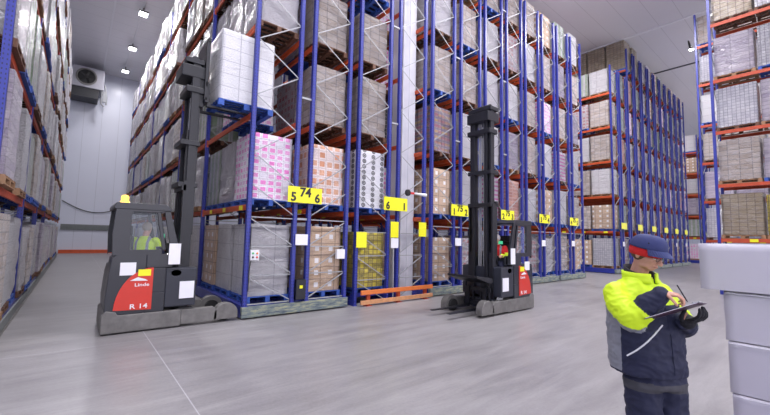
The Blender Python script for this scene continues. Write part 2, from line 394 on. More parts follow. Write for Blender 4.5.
LOADS = []   # dict(kind, hi, var, pal, loc, rotz, where, size)
def add_load(x, y, z, kind, hi, where, pal=None, rotz=0):
    LOADS.append(dict(kind=kind, hi=hi, var=R.randint(0, 2), pal=pal or R.choice(['blue','dark','wood','dark']),
                      loc=(x+R.uniform(-.02,.02), y+R.uniform(-.008,.008), z), rotz=rotz+R.uniform(-.01,.01), where=where))

# ------------------------------------------------------------------ camera
F, YAW, PIT, ROL = 372.197, math.radians(39.6384), math.radians(4.6143), math.radians(1.2657)
CAM = Vector((-2.9163, -8.1859, 1.8253))
fw = Vector((math.sin(YAW)*math.cos(PIT), math.cos(YAW)*math.cos(PIT), math.sin(PIT)))
r0 = Vector((math.cos(YAW), -math.sin(YAW), 0)); u0 = r0.cross(fw)
rr = r0*math.cos(ROL)+u0*math.sin(ROL); uu = -r0*math.sin(ROL)+u0*math.cos(ROL)
cd = bpy.data.cameras.new('camera'); cam = bpy.data.objects.new('camera', cd); COL.objects.link(cam)
cd.sensor_width = 36; cd.lens = F/770*36; cd.clip_end = 300; cd.clip_start = .05
cam.matrix_world = Matrix(((rr.x, uu.x, -fw.x, CAM.x), (rr.y, uu.y, -fw.y, CAM.y), (rr.z, uu.z, -fw.z, CAM.z), (0,0,0,1)))
SC.camera = cam
def project(P):
    d = Vector(P)-CAM; z = d.dot(fw)
    return (385+F*d.dot(rr)/z, 207.5-F*d.dot(uu)/z, z)

# ------------------------------------------------------------------ room shell
XL, XR, YB, YN, CZ = -7.2, 62.0, 31.6, -16.0, 15.45
m = MB(); m.box(XL, XR, YN, YB, -.2, 0); struct(m.build('floor', floor_mat()))
m = MB(); m.box(XL, XR, YN, YB+.2, CZ, CZ+.2); struct(m.build('ceiling', panel_mat('ceiling_panels', (.74,.73,.77), 1, 1.2, .3)))
m = MB(); m.box(XL-.2, XR+.2, YB, YB+.2, 0, CZ); struct(m.build('wall_back', panel_mat('wall_panels', (.70,.73,.84), 0, 1.2, .3)))
m = MB(); m.box(XL-.2, XL, YN, YB, 0, CZ); struct(m.build('wall_left', panel_mat('wall_panels_left', (.70,.73,.84), 1, 1.2, .3)))
m = MB(); m.box(XR, XR+.2, YN, YB, 0, CZ); struct(m.build('wall_right', panel_mat('wall_panels_right', (.70,.73,.84), 1, 1.2, .3)))
# ceiling joints running down the aisles
for i, (x, w) in enumerate(((-2.0, .09), (24.5, .16))):
    m = MB(); m.box(x-w/2, x+w/2, YN, YB, CZ-.06, CZ); struct(m.build('trim_%d' % (i+1), M['white']))
m = MB(); m.box(31.95, 32.15, YN, YB, CZ-.03, CZ); struct(m.build('trim_3', M['darker']))
m = MB(); m.box(-3.85, 17, YB-.22, YB-.02, 0, .28); struct(m.build('trim_4', M['orange']))   # orange kerb along the back wall
m = MB(); m.box(-3.85, -.1, YB-.12, YB-.02, 1.9, 2.35)
for k in range(3): m.box(-3.85, -.1, YB-.15, YB-.12, 1.95+k*.13, 2.02+k*.13)
struct(m.build('trim_5', M['tealgrey']))
# cable sagging across the back wall
m = MB(); pts = []
for i in range(17):
    t = i/16; pts.append((-3.9+4.4*t, YB-.1, 4.25-1.0*math.sin(PI*min(1, t*1.05))*.75-.25*t))
m.tube(pts, .035, 6); tag(m.build('hanging_cable', M['rubber']), 'dark cable sagging across the pale back wall of the left aisle', 'cable')
# concrete-grey column
m = MB(); m.box(4.93, 5.50, .50, 1.05, 0, CZ, b=.03); m.box(4.90, 5.53, .47, 1.08, 0, .15); m.box(5.19, 5.24, .485, .5, 0, CZ)
col_o = m.build('column', M['column']); struct(col_o)

# ------------------------------------------------------------------ rack pieces
ZT = 12.4
def post_mesh(h):
    m = MB(); w, d, t = .05, .045, .006
    # open C-section with lips, flange to the front
    m.box(-w, w, -d, -d+t, 0, h); m.box(-w, -w+t, -d, d, 0, h); m.box(w-t, w, -d, d, 0, h)
    m.box(-w, -w+.022, d-t, d, 0, h); m.box(w-.022, w, d-t, d, 0, h)
    m.box(-w-.015, w+.015, -d-.015, d+.015, 0, .012)
    return m.mesh('post', M['post'])
POST = {h: post_mesh(h) for h in (12.4, 14.4, 12.1)}
D = 1.10
def brace_mesh(h, slash, full=True, z0=.04):
    """frame bracing between two posts at x=0 and x=D"""
    m = MB(); y = 0
    def bar(a, b, w=.024):
        (x0, za), (x1, zb) = a, b; L = math.hypot(x1-x0, zb-za); an = math.atan2(zb-za, x1-x0)
        Mx = Matrix.Translation(((x0+x1)/2, y, (za+zb)/2)) @ Matrix.Rotation(-an, 4, 'Y')
        m.box(-L/2, L/2, -.012, -.004, -w/2, w/2, M=Mx); m.box(-L/2, L/2, -.004, .016, w/2-.004, w/2, M=Mx)
    a, b = .04, D-.04
    zs = [z0, z0+.62, z0+1.27, z0+1.92]
    for i, z in enumerate(zs):
        bar((a, z), (b, z))
        if i < 3: bar((a, zs[i+1]-.03), (b, z+.03)) if slash == '\\' else bar((a, z+.03), (b, zs[i+1]-.03))
    # zig-zag above: nodes every 0.665 m
    left = slash == '\\'
    n0 = 3.01-.26 if h != 12.4 else 3.01
    bar((a, n0-.06), (b, n0-.70)) if left else bar((a, n0-.70), (b, n0-.06))
    z = n0; k = 0
    while z < h-.7:
        up_left = (k % 2 == 0) == left
        bar((a, z+.665), (b, z)) if up_left else bar((a, z), (b, z+.665))
        z += .665; k += 1
    bar((a, h-.12), (b, h-.12))
    return m.mesh('bracing', M['galv'])
BR = {(h, s): brace_mesh(h, s) for h in (12.4, 14.4, 12.1) for s in '\\/'}
PITCH = 3.83
def beam_mesh(mat):
    m = MB(); L = PITCH-.10
    m.box(-.022, .022, .05, L+.05, -.055, .065); m.box(-.026, .026, .05, L+.05, .03, .042)
    m.box(-.022, .022, .05, L+.05, -.02, -.008)
    for y in (.045, L+.050): m.box(-.03, .03, y-.004, y+.008, -.10, .10)
    return m.mesh('beam', mat)
BEAM = {k: beam_mesh(M[k]) for k in ('orange', 'redbeam')}
def plate_mesh():   # yellow load plate sticker on a beam
    m = MB(); m.box(-.003, .003, -.11, .11, -.05, .055); return m.mesh('load_sticker', M['yellow'])
STICK = plate_mesh()
def rack_row(root, x, y0, nb, levels, h, z0, slash, rear=True, dirn=1, color='orange', back_beams=True, first_face=True, skip=()):
    """one pallet-deep row: frames at each bay end, beams on both faces"""
    for b in range(nb+1):
        y = y0+dirn*b*PITCH
        if b > 2 and h == 14.4 and b % 2 == 0 and b != nb: pass
        for i, dx in enumerate((0, D)):
            if b > 3 and i == 1: continue
            place('upright_post', POST[h], root, (x+dx, y+dirn*.05, z0), 0)
        if b < 4: place('bracing', BR[(h, slash)], root, (x, y+dirn*.05, z0), 0)
        else: place('bracing', BR[(h, slash)], root, (x, y+dirn*.05, z0), 0)
    for b in range(nb):
        for li, z in enumerate(levels):
            y = y0+dirn*b*PITCH+(.05 if dirn > 0 else -.05-PITCH+0.0)
            for i, dx in enumerate((0, D)):
                if i == 1 and not (back_beams or b == 0): continue
                if (b, li) in skip: continue
                o = place('beam', BEAM[color], root, (x+dx, y, z))
                if li == 0 and b < 1 and i == 0:
                    for yy in (.45, 1.7, 2.9): place('load_sticker', STICK, o, (-.0255, yy, 0))
def text_mesh(s, size, thick=.004, bold=.03):
    cu = bpy.data.curves.new('t', 'FONT'); cu.body = s; cu.size = size; cu.extrude = thick; cu.align_x = 'CENTER'; cu.align_y = 'CENTER'
    cu.resolution_u = 3; cu.offset = size*bold
    o = bpy.data.objects.new('t', cu); COL.objects.link(o)
    me = bpy.data.meshes.new_from_object(o.evaluated_get(bpy.context.evaluated_depsgraph_get())); bpy.data.objects.remove(o)
    me.materials.clear(); me.materials.append(M['ink']); return me
def sign(root, x, y, z, left, mid, right, w=.9, h=.38):
    m = MB(); m.box(-w/2, w/2, -.006, .006, -h/2, h/2)
    s = m.build('sign_board', M['yellow'], root, loc=(x, y, z))
    for t, dx, dz, sz in ((left, -w*.34, -h*.17, .29), (mid, 0, h*.15, .30), (right, w*.36, -h*.17, .29)):
        if t:
            me = text_mesh(t, sz); o = place('sign_number', me, s, (dx, -.009, dz)); o.rotation_euler = (PI/2, 0, 0)
    return s
def plate(name, root, x, y, z, w, h, mat, t=.006, lab=None):
    m = MB(); m.box(-w/2, w/2, -t, t, -h/2, h/2, b=min(.004, t*.4)); o = m.build(name, mat, root, loc=(x, y, z))
    if lab: o['label'] = lab
    return o
def carriage(root, x0, x1, y0, L, dirn=1):
    m = MB(); ya, yb = sorted((y0-dirn*.04, y0+dirn*.06)); 
    m.box(x0-.07, x1+.07, ya, yb, .035, .265, b=.008)
    m.build('carriage_front', M['carriage'], root)
    m = MB(); ya, yb = sorted((y0+dirn*.06, y0+dirn*L))
    for x in (x0-.07, x0+1.05-.02, x0+1.45, x1-.05): m.box(x, x+.12, ya, yb, .035, .30)
    for k in range(int(L/3.83)+1):
        yy = y0+dirn*(.1+k*PITCH); m.box(x0, x1, min(yy, yy+dirn*.14), max(yy, yy+dirn*.14), .08, .28)
    for k in range(max(2, int(L/1.3))):
        yy = y0+dirn*(.7+k*1.3)
        if abs(yy-y0) < L-.2: m.box(x0, x1, yy-.05, yy+.05, .2, .29)
    m.build('carriage_frame', M['blue'], root)
    m = MB()
    for k in range(int(L/PITCH)+1):
        for x in (x0+.25, x1-.45):
            Mx = Matrix.Translation((x, y0+dirn*(.35+k*PITCH), .10)) @ Matrix.Rotation(PI/2, 4, 'X'); m.lathe([(.09,-.04),(.1,-.03),(.1,.03),(.09,.04)], 16, M=Mx)
    m.build('carriage_wheels', M['wornsteel'], root)

LV = [2.43+2.105*k for k in range(5)]          # beam centre heights
PZ = .07                                        # beam centre to pallet underside
BX = lambda n: n*2.912                          # start of base n
ORD = ['first', 'second', 'third', 'fourth', 'fifth', 'sixth', 'seventh', 'eighth']
NTH = ['first','second','third','fourth','fifth','sixth','seventh','eighth','ninth','tenth','eleventh','twelfth','thirteenth','fourteenth','fifteenth','sixteenth','seventeenth','eighteenth','nineteenth','twentieth','last']
TIER = ['floor tier', 'second tier', 'third tier', 'fourth tier', 'fifth tier', 'top tier', 'seventh tier']
SIGNS = [('5','74','6'), ('6','','1'), ('1','75','2'), ('2','75','3'), ('3','75','4'), ('4','75','5')]
SN = ['5 74 6', '6 1', '1 75 2', '2 75 3', '3 75 4', '4 75 5']
FRONT = {  # frame letter: load kinds floor tier upwards
 'A': ['white','pink',None,'grey','tan','white'], 'B': ['brown','orange','tan','tan','white','brown'],
 'C': ['yellow','black','tan','tan','lilac','tan'], 'D': [None]*6,
 'E': ['brown','brown','colour','tan','grey','tan'], 'F': ['redwhite','white','white','tan','tan','grey'],
 'G': ['white','stripe','white','grey','grey','tan'], 'H': ['sack','sack','lilac','white','redwhite','tan'],
 'I': ['redwhite','white','tan','tan','grey','tan'], 'J': ['grey','brown','grey','pink','tan','brown'],
 'K': ['tan','white','stripe','tan','lilac','green'], 'L': ['brown','tan','white','lilac','tan','white'] }
POOL = ['white','tan','grey','grey','white','tan','lilac','brown','white','redwhite','green','grey','pink','sack']
POOLW = ['white','grey','grey','tan','white','white','lilac','green','grey','white']
for n in range(6):
    x0 = BX(n); static = (n == 1)
    root = thing('mobile_pallet_rack' if not static else 'pallet_rack',
        ('blue and orange mobile pallet rack under the yellow %s sign' if not static else 'blue static rack by the white column under the yellow %s sign') % SN[n], 'pallet rack', (x0, 0, 0), 0, 'tall racks in the middle block')
    z0 = .26 if not static else 0.0
    nb = 7 if n == 0 else 2
    for s, (dx, sl) in enumerate(((0, '\\'), (1.47, '/'))):
        rack_row(root, dx, 0, nb if s == 0 else 2, LV, 12.1 if not static else 12.4, z0, sl, back_beams=(n > 0 or s == 1 or False), skip=((0,5),))
    for b in range(0, nb):   # row spacers between the two rows
        pass
    for z in (2.2, 5.2, 8.2, 11.2):
        sp = MB(); sp.box(D+.04, 1.43, .03, .07, z, z+.05); sp.build('row_spacer', M['galv'], root)
    if not static: carriage(root, -.0, 2.57, -.0, nb*PITCH+.3)
    sign(root, 1.30 if n else 1.30, -.075, 2.80, *SIGNS[n])
    if not static:
        plate('paper_notice', root, 1.27, -.03, 1.73, .32, .26, M['paper'])
    if n == 0:
        p = plate('control_box', root, .14, -.05, 1.38, .19, .22, M['white'], .035)
        for (dx, dz, mt) in ((-.045,.04,'green'),(.045,.04,'orangeb'),(-.045,-.045,'ink'),(.045,-.045,'red')):
            b_ = MB(); b_.lathe([(.022,0),(.022,.015),(.015,.02)], 12, M=Matrix.Rotation(PI/2, 4, 'X')); b_.build('push_button', M[mt], p, loc=(dx, -.035, dz))
        plate('switch_box', root, 2.36, -.05, 1.38, .24, .24, M['white'], .04)
        q = plate('motor_box', root, 1.28, -.02, .56, .24, .46, M['darker'], .06)
        plate('warning_plate', q, 0, -.064, .06, .08, .07, M['yellow'], .002)
        c = MB(); c.tube([(.06,-.03,1.5),(.045,-.03,1.7),(.05,-.03,2.0)], .008, 6); c.tube([(.08,-.03,1.27),(.05,-.03,1.1),(.04,-.03,.6)], .008, 6); c.build('control_cable', M['rubber'], root)
    if static:
        plate('yellow_notice', root, .13, -.03, 1.75, .34, .42, M['yellow'])
        plate('yellow_notice', root, 1.31, -.03, 2.06, .30, .46, M['yellow'])
        plate('paper_notice', root, 1.32, -.03, 1.67, .28, .28, M['paper'])
        plate('yellow_notice', root, 2.46, -.03, 2.10, .32, .44, M['yellow'])
        c = MB(); c.tube([(1.28,-.02,1.5),(1.29,-.02,.9),(1.30,-.02,.1)], .02, 6); c.build('conduit', M['galv'], root)
        c = MB(); c.lathe([(.10,0),(.10,.05),(.06,.06)], 20, M=Matrix.Translation((1.76,-.06,3.18)) @ Matrix.Rotation(PI/2, 4, 'X'))
        c.box(1.76, 2.02, -.1, -.05, 3.15, 3.21, 1); c.tube([(2.02,-.08,3.18),(2.35,-.10,3.17),(2.5,-.12,3.16)], [.03,.045,.06], 12, 2)
        c.build('alarm_horn', [M['rubber'], M['red'], M['white']], root)
    # loads seen through the end frames, and one deep behind them
    for s in range(2):
        key = chr(65+2*n+s); xc = x0+s*1.47+D/2; side = 'left' if s == 0 else 'right'
        for t in range(6):
            z = .305 if t == 0 else LV[t-1]+PZ
            k = FRONT[key][t]
            if static and t == 0: z = .30
            hi = (3 if t == 0 else 2) if key in 'AB' and t < 2 else R.choice([1,2,2,3])
            if t == 5: hi = R.choice([1, 2, 3])
            w = '%s, %s half of %s rack' % (TIER[t], side, SN[n])
            if k: add_load(xc, .72, z, k, hi, w, 'blue' if t < 2 else None)
            if n == 0 and s == 0: continue
            if key == 'D': k2 = 'crate' if t == 2 else R.choice(POOL)
            elif key == 'E' and t == 2: k2 = 'crate'
            else: k2 = R.choice(POOL)
            add_load(xc, 1.93, z, k2, R.choice([1,2,2]), 'behind front load, %s, %s %s rack' % (TIER[t], side, SN[n]))
    if static:   # low floor bearers under the static rack
        m_ = MB()
        for y in (.2, 1.2, 2.4, 3.6): m_.box(0, D, y-.05, y+.05, .2, .30); m_.box(1.47, 2.57, y+1.0-.05, y+1.05, .2, .30)
        for x in (0, D, 1.47, 2.57): m_.box(x-.03, x+.03, .1, 3.8, .12, .22); m_.box(x-.05, x+.05, .1, 3.8, 0, .12)
        m_.build('floor_bearer', M['blue'], root)
# aisle face of the first rack: everything behind the first load
for b in range(7):
    for j in range(3):
        if b == 0 and j == 0: continue
        for t in range(6):
            z = .305 if t == 0 else LV[t-1]+PZ
            k = R.choice(POOLW)
            if b == 0 and t == 1: k = ('green' if j == 2 else 'grey')
            if b == 0 and t == 0: k = ('white' if j == 1 else 'brown')
            if b == 0 and t == 2: k = 'pink'
            if R.random() < .03: continue
            add_load(D/2-(R.uniform(.08,.17) if b else .02), b*PITCH+.72+j*1.21, z, k, R.choice([2,2,3,3]) if t else 3,
                     '%s, %s down 5 74 6 aisle face' % (TIER[t], NTH[b*3+j]), 'blue' if (b == 0 and t < 3) else None)

# left rack
LX = -3.89
root = thing('mobile_pallet_rack', 'blue pallet rack with red beams along the left edge, facing the 5 74 6 rack', 'pallet rack', (LX-D, -.45, 0))
rack_row(root, 0, 0, 7, LV, 12.1, .26, '/', back_beams=False, color='redbeam')
# move aisle face beams: they sit on the right hand face
for o in list(root.children):
    if o.name.startswith('beam'): o.location.x = D if o.location.x < .1 else 0
m = MB(); m.box(-.07, D+.10, 0, 7*PITCH+.2, .035, .22, b=.01); m.build('carriage_frame', M['tealgrey'], root)
m = MB(); m.box(D-.02, D+.07, 0, 7*PITCH+.2, .22, .30); m.build('carriage_rail', M['blue'], root)
m = MB(); m.box(D-.1, D+.08, -.5, 8*PITCH, 0.0, .028); 
for b in range(8):
    m = MB() if b == 0 else m
m.box(D-.06, D+.12, 0, 7*PITCH, .002, .03); m.build('floor_rail', M['wornsteel'], root)
for b in range(7):
    for j in range(3):
        for t in range(6):
            z = .305 if t == 0 else LV[t-1]+PZ
            if R.random() < .03: continue
            add_load(LX-D/2+R.uniform(.10,.19), -.45+b*PITCH+.72+j*1.21, z, R.choice(POOLW), R.choice([1,2,3,3]),
                     '%s, %s from front, left edge rack' % (TIER[t], NTH[b*3+j]), R.choice(['blue','dark','wood']))

# far block (second block of racks, beyond the cross aisle on the right)
F2 = 21.4
for n in range(6):
    x0 = F2+n*2.96; h = 12.4 if n == 0 else 14.4; lv = LV if n == 0 else LV+[13.2]
    root = thing('mobile_pallet_rack', '%s rack from the left in the far right block behind the person' % ORD[n], 'pallet rack', (x0, 0, 0), 0, 'tall racks in the far block')
    for s, (dx, sl) in enumerate(((0, '\\'), (1.47, '/'))):
        rack_row(root, dx, 0, 2 if n < 2 and s == 0 else 1, lv, h, .26 if h == 14.4 else .2, sl, color='orange')
    carriage(root, 0, 2.57, 0, 2*PITCH if n < 2 else PITCH+.2)
    sign(root, 1.285, -.075, 2.84, str(n+5)[-1:] if False else '', '', '')
    plate('paper_notice', root, 1.285, -.03, 1.75, .3, .28, M['paper'])
    for s in range(2):
        xc = x0+s*1.47+D/2; side = 'left' if s == 0 else 'right'
        for t in range(len(lv)+1):
            z = .305 if t == 0 else lv[t-1]+PZ
            nj = 3 if (n == 0 and s == 0) or (n == 1 and s == 0 and t == 6) else 1
            for j in range(nj):
                k = R.choice(POOL); hi = R.choice([1,2,2,3])
                if n == 0 and s == 0: k = ['grid','brown','white','tan','tan','white'][t] if j == 0 else R.choice(POOL)
                if t == 6: k, hi = ('golden', 4) if n == 1 else (R.choice(POOL), hi)
                w = ('%s, %s half, %s far block rack' % (TIER[t], side, ORD[n])) if j == 0 else ('%s, %s inward, %s far block rack' % (TIER[t], ORD[j], ORD[n]))
                if t == 6 and R.random() < .25 and n > 1: continue
                add_load(xc, .72+j*1.21, z, k, hi, w)
# third block, mostly hidden, further right
F3 = 43.6
for n in range(2):
    x0 = F3+n*2.96
    root = thing('mobile_pallet_rack', '%s rack of the farthest block, seen left of the near right rack' % ('left hand' if n == 0 else 'right hand'), 'pallet rack', (x0, 0, 0), 0, 'racks of the farthest block')
    for s, (dx, sl) in enumerate(((0, '\\'), (1.47, '/'))):
        rack_row(root, dx, 0, 2 if n == 0 and s == 0 else 1, LV, 12.4, .2, sl, color='orange')
    carriage(root, 0, 2.57, 0, 2*PITCH if n == 0 else PITCH+.2)
    sign(root, 1.285, -.075, 2.84, '', '', '')
    for s in range(2):
        for t in range(6):
            z = .305 if t == 0 else LV[t-1]+PZ
            for j in range(5 if (n == 0 and s == 0) else 1):
                w = '%s, %s half, %s farthest block rack' % (TIER[t], 'left' if s == 0 else 'right', 'left' if n == 0 else 'right')
                if j: w = '%s, %s inward, farthest block' % (TIER[t], ORD[j])
                add_load(x0+s*1.47+D/2, .72+j*1.21, z, R.choice(POOL), R.choice([1,2,3]), w)

# near right rack and its neighbour (this side of the cross aisle)
RL = [2.0, 4.03, 6.07, 8.1, 10.35, 12.5]
def near_rack(x, y, h, label, where, kinds, nb=2, levels=RL):
    root = thing('pallet_rack', label, 'pallet rack', (x, y, 0), 0, None)
    rack_row(root, 0, 0, nb, levels, h, .0, '/', dirn=-1, color='redbeam')
    m = MB(); m.box(-.07, D+.07, -nb*PITCH, 0, .035, .25, b=.01); m.build('carriage_frame', M['blue'], root)
    for b in range(nb):
        for j in range(3):
            for t in range(len(levels)+1):
                z = .26 if t == 0 else levels[t-1]+PZ
                if z > 13.2: continue
                kk = kinds[j][t] if b == 0 and j < len(kinds) else R.choice(POOL)
                add_load(x+D/2, y-.70-b*PITCH-j*1.21, z, kk, R.choice([1,2,2]), '%s, %s from corner %s' % (TIER[t], ORD[b*3+j], where))
near_rack(15.70, -5.38, 14.4, 'tall blue pallet rack with red beams filling the right edge of the view', 'of near right rack',
          [['tan','golden','tan','grid','lilac','golden','brown'], ['grid','yellow','lilac','lilac','grid','grid','white'], ['tan','grid','white','grid','tan','white','grid']])
near_rack(22.50, -3.80, 14.4, 'blue pallet rack with a small lamp on its corner post, upper right', 'of corner lamp rack',
          [['tan','grid','lilac','tan','white','grid','tan'], ['tan','grid','lilac','tan','white','grid','tan']], nb=1)
# flood lamp on the corner post
t_ = thing('flood_lamp', 'small bright lamp bracketed to the corner post of the rack at upper right', 'lamp', (22.34, -3.72, 12.45))
m = MB(); m.box(-.22, .12, -.02, .02, .10, .14); m.box(-.22,-.18,-.02,.02,-.02,.14); m.build('bracket', M['galv'], t_)
m = MB(); m.lathe([(.04,.12),(.08,.08),(.12,0),(.12,-.02)], 16, M=Matrix.Translation((-.2,0,-.06))); m.build('lamp_housing', M['wornsteel'], t_)
m = MB(); m.lathe([(.10,-.03),(.09,-.05),(.04,-.07)], 16, M=Matrix.Translation((-.2,0,-.06))); m.build('bulb', simple('flood_bulb', (1,1,1), .3, var=0, emit=(.95,.96,1), es=40), t_)
m = MB(); m.tube([(-.28,0,-.05),(-.42,.0,-.12),(-.58,0,-.02),(-.74,.0,.12),(-.86,0,.16)], [.03,.045,.05,.045,.03], 8); m.build('lamp_cable', M['rubber'], t_)

# ------------------------------------------------------------------ emit the loads
def area_of(L):
    x, y, z = L['loc']; c = Vector((x, y, z+.8)); px, py, d = project(c)
    if d < .5: return -1
    on = -40 < px < 810 and -40 < py < 455
    w = F/d; a = w*w*1.6
    if not on: return a*.001
    if 'behind front load' in L['where']: a *= .12
    return a
for L in LOADS: L['a'] = area_of(L)
LOADS.sort(key=lambda L: -L['a'])
NIND = 292
for i, L in enumerate(LOADS[:NIND]):
    words = KINDS[L['kind']][1]
    t = thing('pallet_load', '%s %s' % (words, L['where']), 'pallet load', L['loc'], L['rotz'], 'pallet loads stored on the racks')
    place('pallet', PALLET[L['pal']], t)
    place('wrapped_goods', load_mesh(L['kind'], L['hi'], L['var']), t)
rest = [L for L in LOADS[NIND:] if L['a'] > 0.0]
mats = []; V_ = []; F_ = []; MI = []; UV = []
lo = {}
for L in rest:
    k = L['kind']
    for mt in (KINDS[k][0], M[PM[L['pal']]]):
        if mt not in mats: mats.append(mt)
    key = (k, L['hi'], L['var'])
    if key not in lo: lo[key] = load_mb(HS[L['hi']], L['var']*3+L['hi'], n=4, crumple=.02)
    for mb, mt in ((lo[key], KINDS[k][0]), (PALLET_LO['blue'], M[PM[L['pal']]])):
        n0 = len(V_); x, y, z = L['loc']; c, s = math.cos(L['rotz']), math.sin(L['rotz']); mi = mats.index(mt)
        V_ += [(x+c*a-s*b, y+s*a+c*b, z+d) for a, b, d in mb.v]
        for f, u in zip(mb.f, mb.uv):
            F_.append(tuple(n0+q for q in f)); MI.append(mi); UV.append(u)
mb = MB(); mb.v, mb.f, mb.m, mb.uv = V_, F_, MI, UV
o = bpy.data.objects.new('pallet_load', mb.mesh('distant_loads', mats, fixn=False)); COL.objects.link(o)
tag(o, 'remaining far and half-hidden wrapped pallet loads filling the deep ends of the racks', 'pallet load'); o['kind'] = 'stuff'

# ------------------------------------------------------------------ guard rail in front of the static rack
g = thing('guard_rail', 'low orange two-rail guard rail in front of the white column', 'guard rail', (2.95, -.17, 0))
m = MB(); m.box(0, 2.72, -.045, .0, .30, .42, b=.006); m.box(0, 2.72, -.055, -.045, .325, .335); m.build('rail', M['orangeb'] if False else simple('orange_guard_steel', (.72,.20,.05), .45, var=.2), g)
m = MB(); m.box(0, 2.72, -.045, .0, .05, .16, b=.006); o = m.build('rail', simple('worn_orange_guard_steel', (.62,.30,.14), .55, var=.35), g); o['label'] = 'scuffed paler lower rail'
for x in (.28, 1.36, 2.45):
    m = MB(); m.box(x-.05, x+.05, .0, .07, 0, .40); m.box(x-.1, x+.1, -.04, .12, 0, .012); m.build('stub_post', M['redbeam'], g)

# ------------------------------------------------------------------ ceiling lamps and cooler
LP = 1.4
def ceiling_lamp(x, y, z, label, power, group='aisle ceiling lamps', L=1.3, W=.28, along='y'):
    t = thing('ceiling_lamp', label, 'ceiling lamp', (x, y, z), 0 if along == 'y' else PI/2, group)
    m = MB(); m.box(-W/2-.04, W/2+.04, -L/2-.04, L/2+.04, .02, .13, b=.01); m.box(-.03, .03, -.03, .03, .13, CZ-z); m.build('housing', M['wornsteel'], t)
    m = MB(); m.box(-W/2, W/2, -L/2, L/2, 0, .025); m.build('diffuser', M['led'], t)
    ld = bpy.data.lights.new('lamp_light', 'AREA'); ld.shape = 'RECTANGLE'; ld.size = W; ld.size_y = L; ld.energy = power; ld.color = (1,.965,1)
    lo_ = bpy.data.objects.new('lamp_light', ld); COL.objects.link(lo_); lo_.parent = t; lo_.location = (0, 0, -.03)
    return t
for i, y in enumerate((7.0, 12.5, 18.0, 23.6, 28.6)):
    ceiling_lamp(-.62, y, 15.0, '%s ceiling lamp counted from the back wall of the left aisle' % ORD[4-i], (60 if i == 4 else 190)*LP, W=.42, L=.5)
m = MB(); m.box(-.65, -.60, 5.0, 30.5, CZ-.05, CZ-.005); tag(m.build('lamp_conduit', M['white']), 'thin pale conduit linking the ceiling lamps of the left aisle', 'conduit')
for i, x in enumerate((-3, 3.5, 10, 16.0, 18.2)):
    ceiling_lamp(x, -5.0 if x < 17 else -3.4, 14.6, 'unseen ceiling lamp over the cross aisle', 330*LP, 'cross aisle ceiling lamps', 2.6, .5, 'x')  # rightmost lamp is added out of view to light the far block front
for i, y in enumerate((3.0, 9.0, 15.0)):
    ceiling_lamp(19.2, y, 14.6, '%s ceiling lamp of the aisle left of the far block' % ORD[i], 150*LP, 'far aisle ceiling lamps', W=.5, L=.7)
for i, y in enumerate((3.0, 10.0)):
    ceiling_lamp(41.0, y, 14.6, '%s ceiling lamp of the aisle right of the far block' % ORD[i], 170*LP, 'farthest aisle ceiling lamps', W=.5, L=.7)

t = thing('evaporator_cooler', 'grey cooler with round black fan hung below the ceiling at the left aisle end', 'cooling unit', (-2.95, 30.4, 0))
m = MB(); m.box(-1.0, 1.05, -.9, 1.1, 13.3, 14.95, b=.03); m.build('casing', simple('cooler_casing', (.40,.40,.45), .4), t)
m = MB(); m.box(-1.0, .75, -.75, 1.0, 12.55, 13.3); m.build('drip_tray', M['darker'], t)
m = MB(); Mx = Matrix.Translation((-.1, -.9, 14.15)) @ Matrix.Rotation(PI/2, 4, 'X')
m.lathe([(.68,0),(.68,.08),(.58,.08),(.56,.0)], 28, M=Mx); m.build('fan_ring', M['wornsteel'], t)
m = MB(); m.lathe([(.56,0),(.56,.03),(.12,.03),(.12,.07)], 28, M=Mx)
for k in range(5):
    a = 2*PI*k/5; Mb = Mx @ Matrix.Rotation(a, 4, 'Z'); m.box(.1, .52, -.1, .1, .04, .05, M=Mb @ Matrix.Rotation(.3, 4, 'X'))
m.build('fan', M['rubber'], t)
m = MB(); m.tube([(.95,-.8,13.3),(.95,-.8,12.2),(1.15,-.8,12.0)], .05, 8); m.tube([(1.15,.0,14.0),(1.3,.0,13.0),(1.3,.0,12.4)], .06, 8)
m.box(1.05, 1.3, -.1, .1, 12.6, 13.5); m.build('pipework', M['galv'], t)

# ------------------------------------------------------------------ organic helper
def remeshed(mb, voxel, smooth=4, fac=.5):
    me = mb.mesh('tmp', [M['navy']]); o = bpy.data.objects.new('tmp', me); COL.objects.link(o)
    r = o.modifiers.new('r', 'REMESH'); r.mode = 'VOXEL'; r.voxel_size = voxel
    s = o.modifiers.new('s', 'SMOOTH'); s.iterations = smooth; s.factor = fac
    dg = bpy.context.evaluated_depsgraph_get(); dg.update()
    out = bpy.data.meshes.new_from_object(o.evaluated_get(dg)); bpy.data.objects.remove(o)
    out.polygons.foreach_set('use_smooth', [True]*len(out.polygons)); out.materials.clear(); return out
def ball(m, c, r, M3=None, seg=16):
    bm = bmesh.new(); bmesh.ops.create_uvsphere(bm, u_segments=seg, v_segments=seg//2+2, radius=1)
    rx, ry, rz = r if isinstance(r, (tuple, list)) else (r, r, r)
    Mx = Matrix.Translation(c) @ (M3.to_4x4() if M3 else Matrix.Identity(4)) @ Matrix.Diagonal((rx, ry, rz, 1))
    m.addbm(bm, 0, Mx); bm.free()
def limb(m, pts, rs, seg=14):
    """tapered chain with rounded joints"""
    for p, r in zip(pts, rs): ball(m, p, r, seg=seg)
    for i in range(len(pts)-1): m.tube([pts[i], pts[i+1]], [rs[i], rs[i+1]], seg)
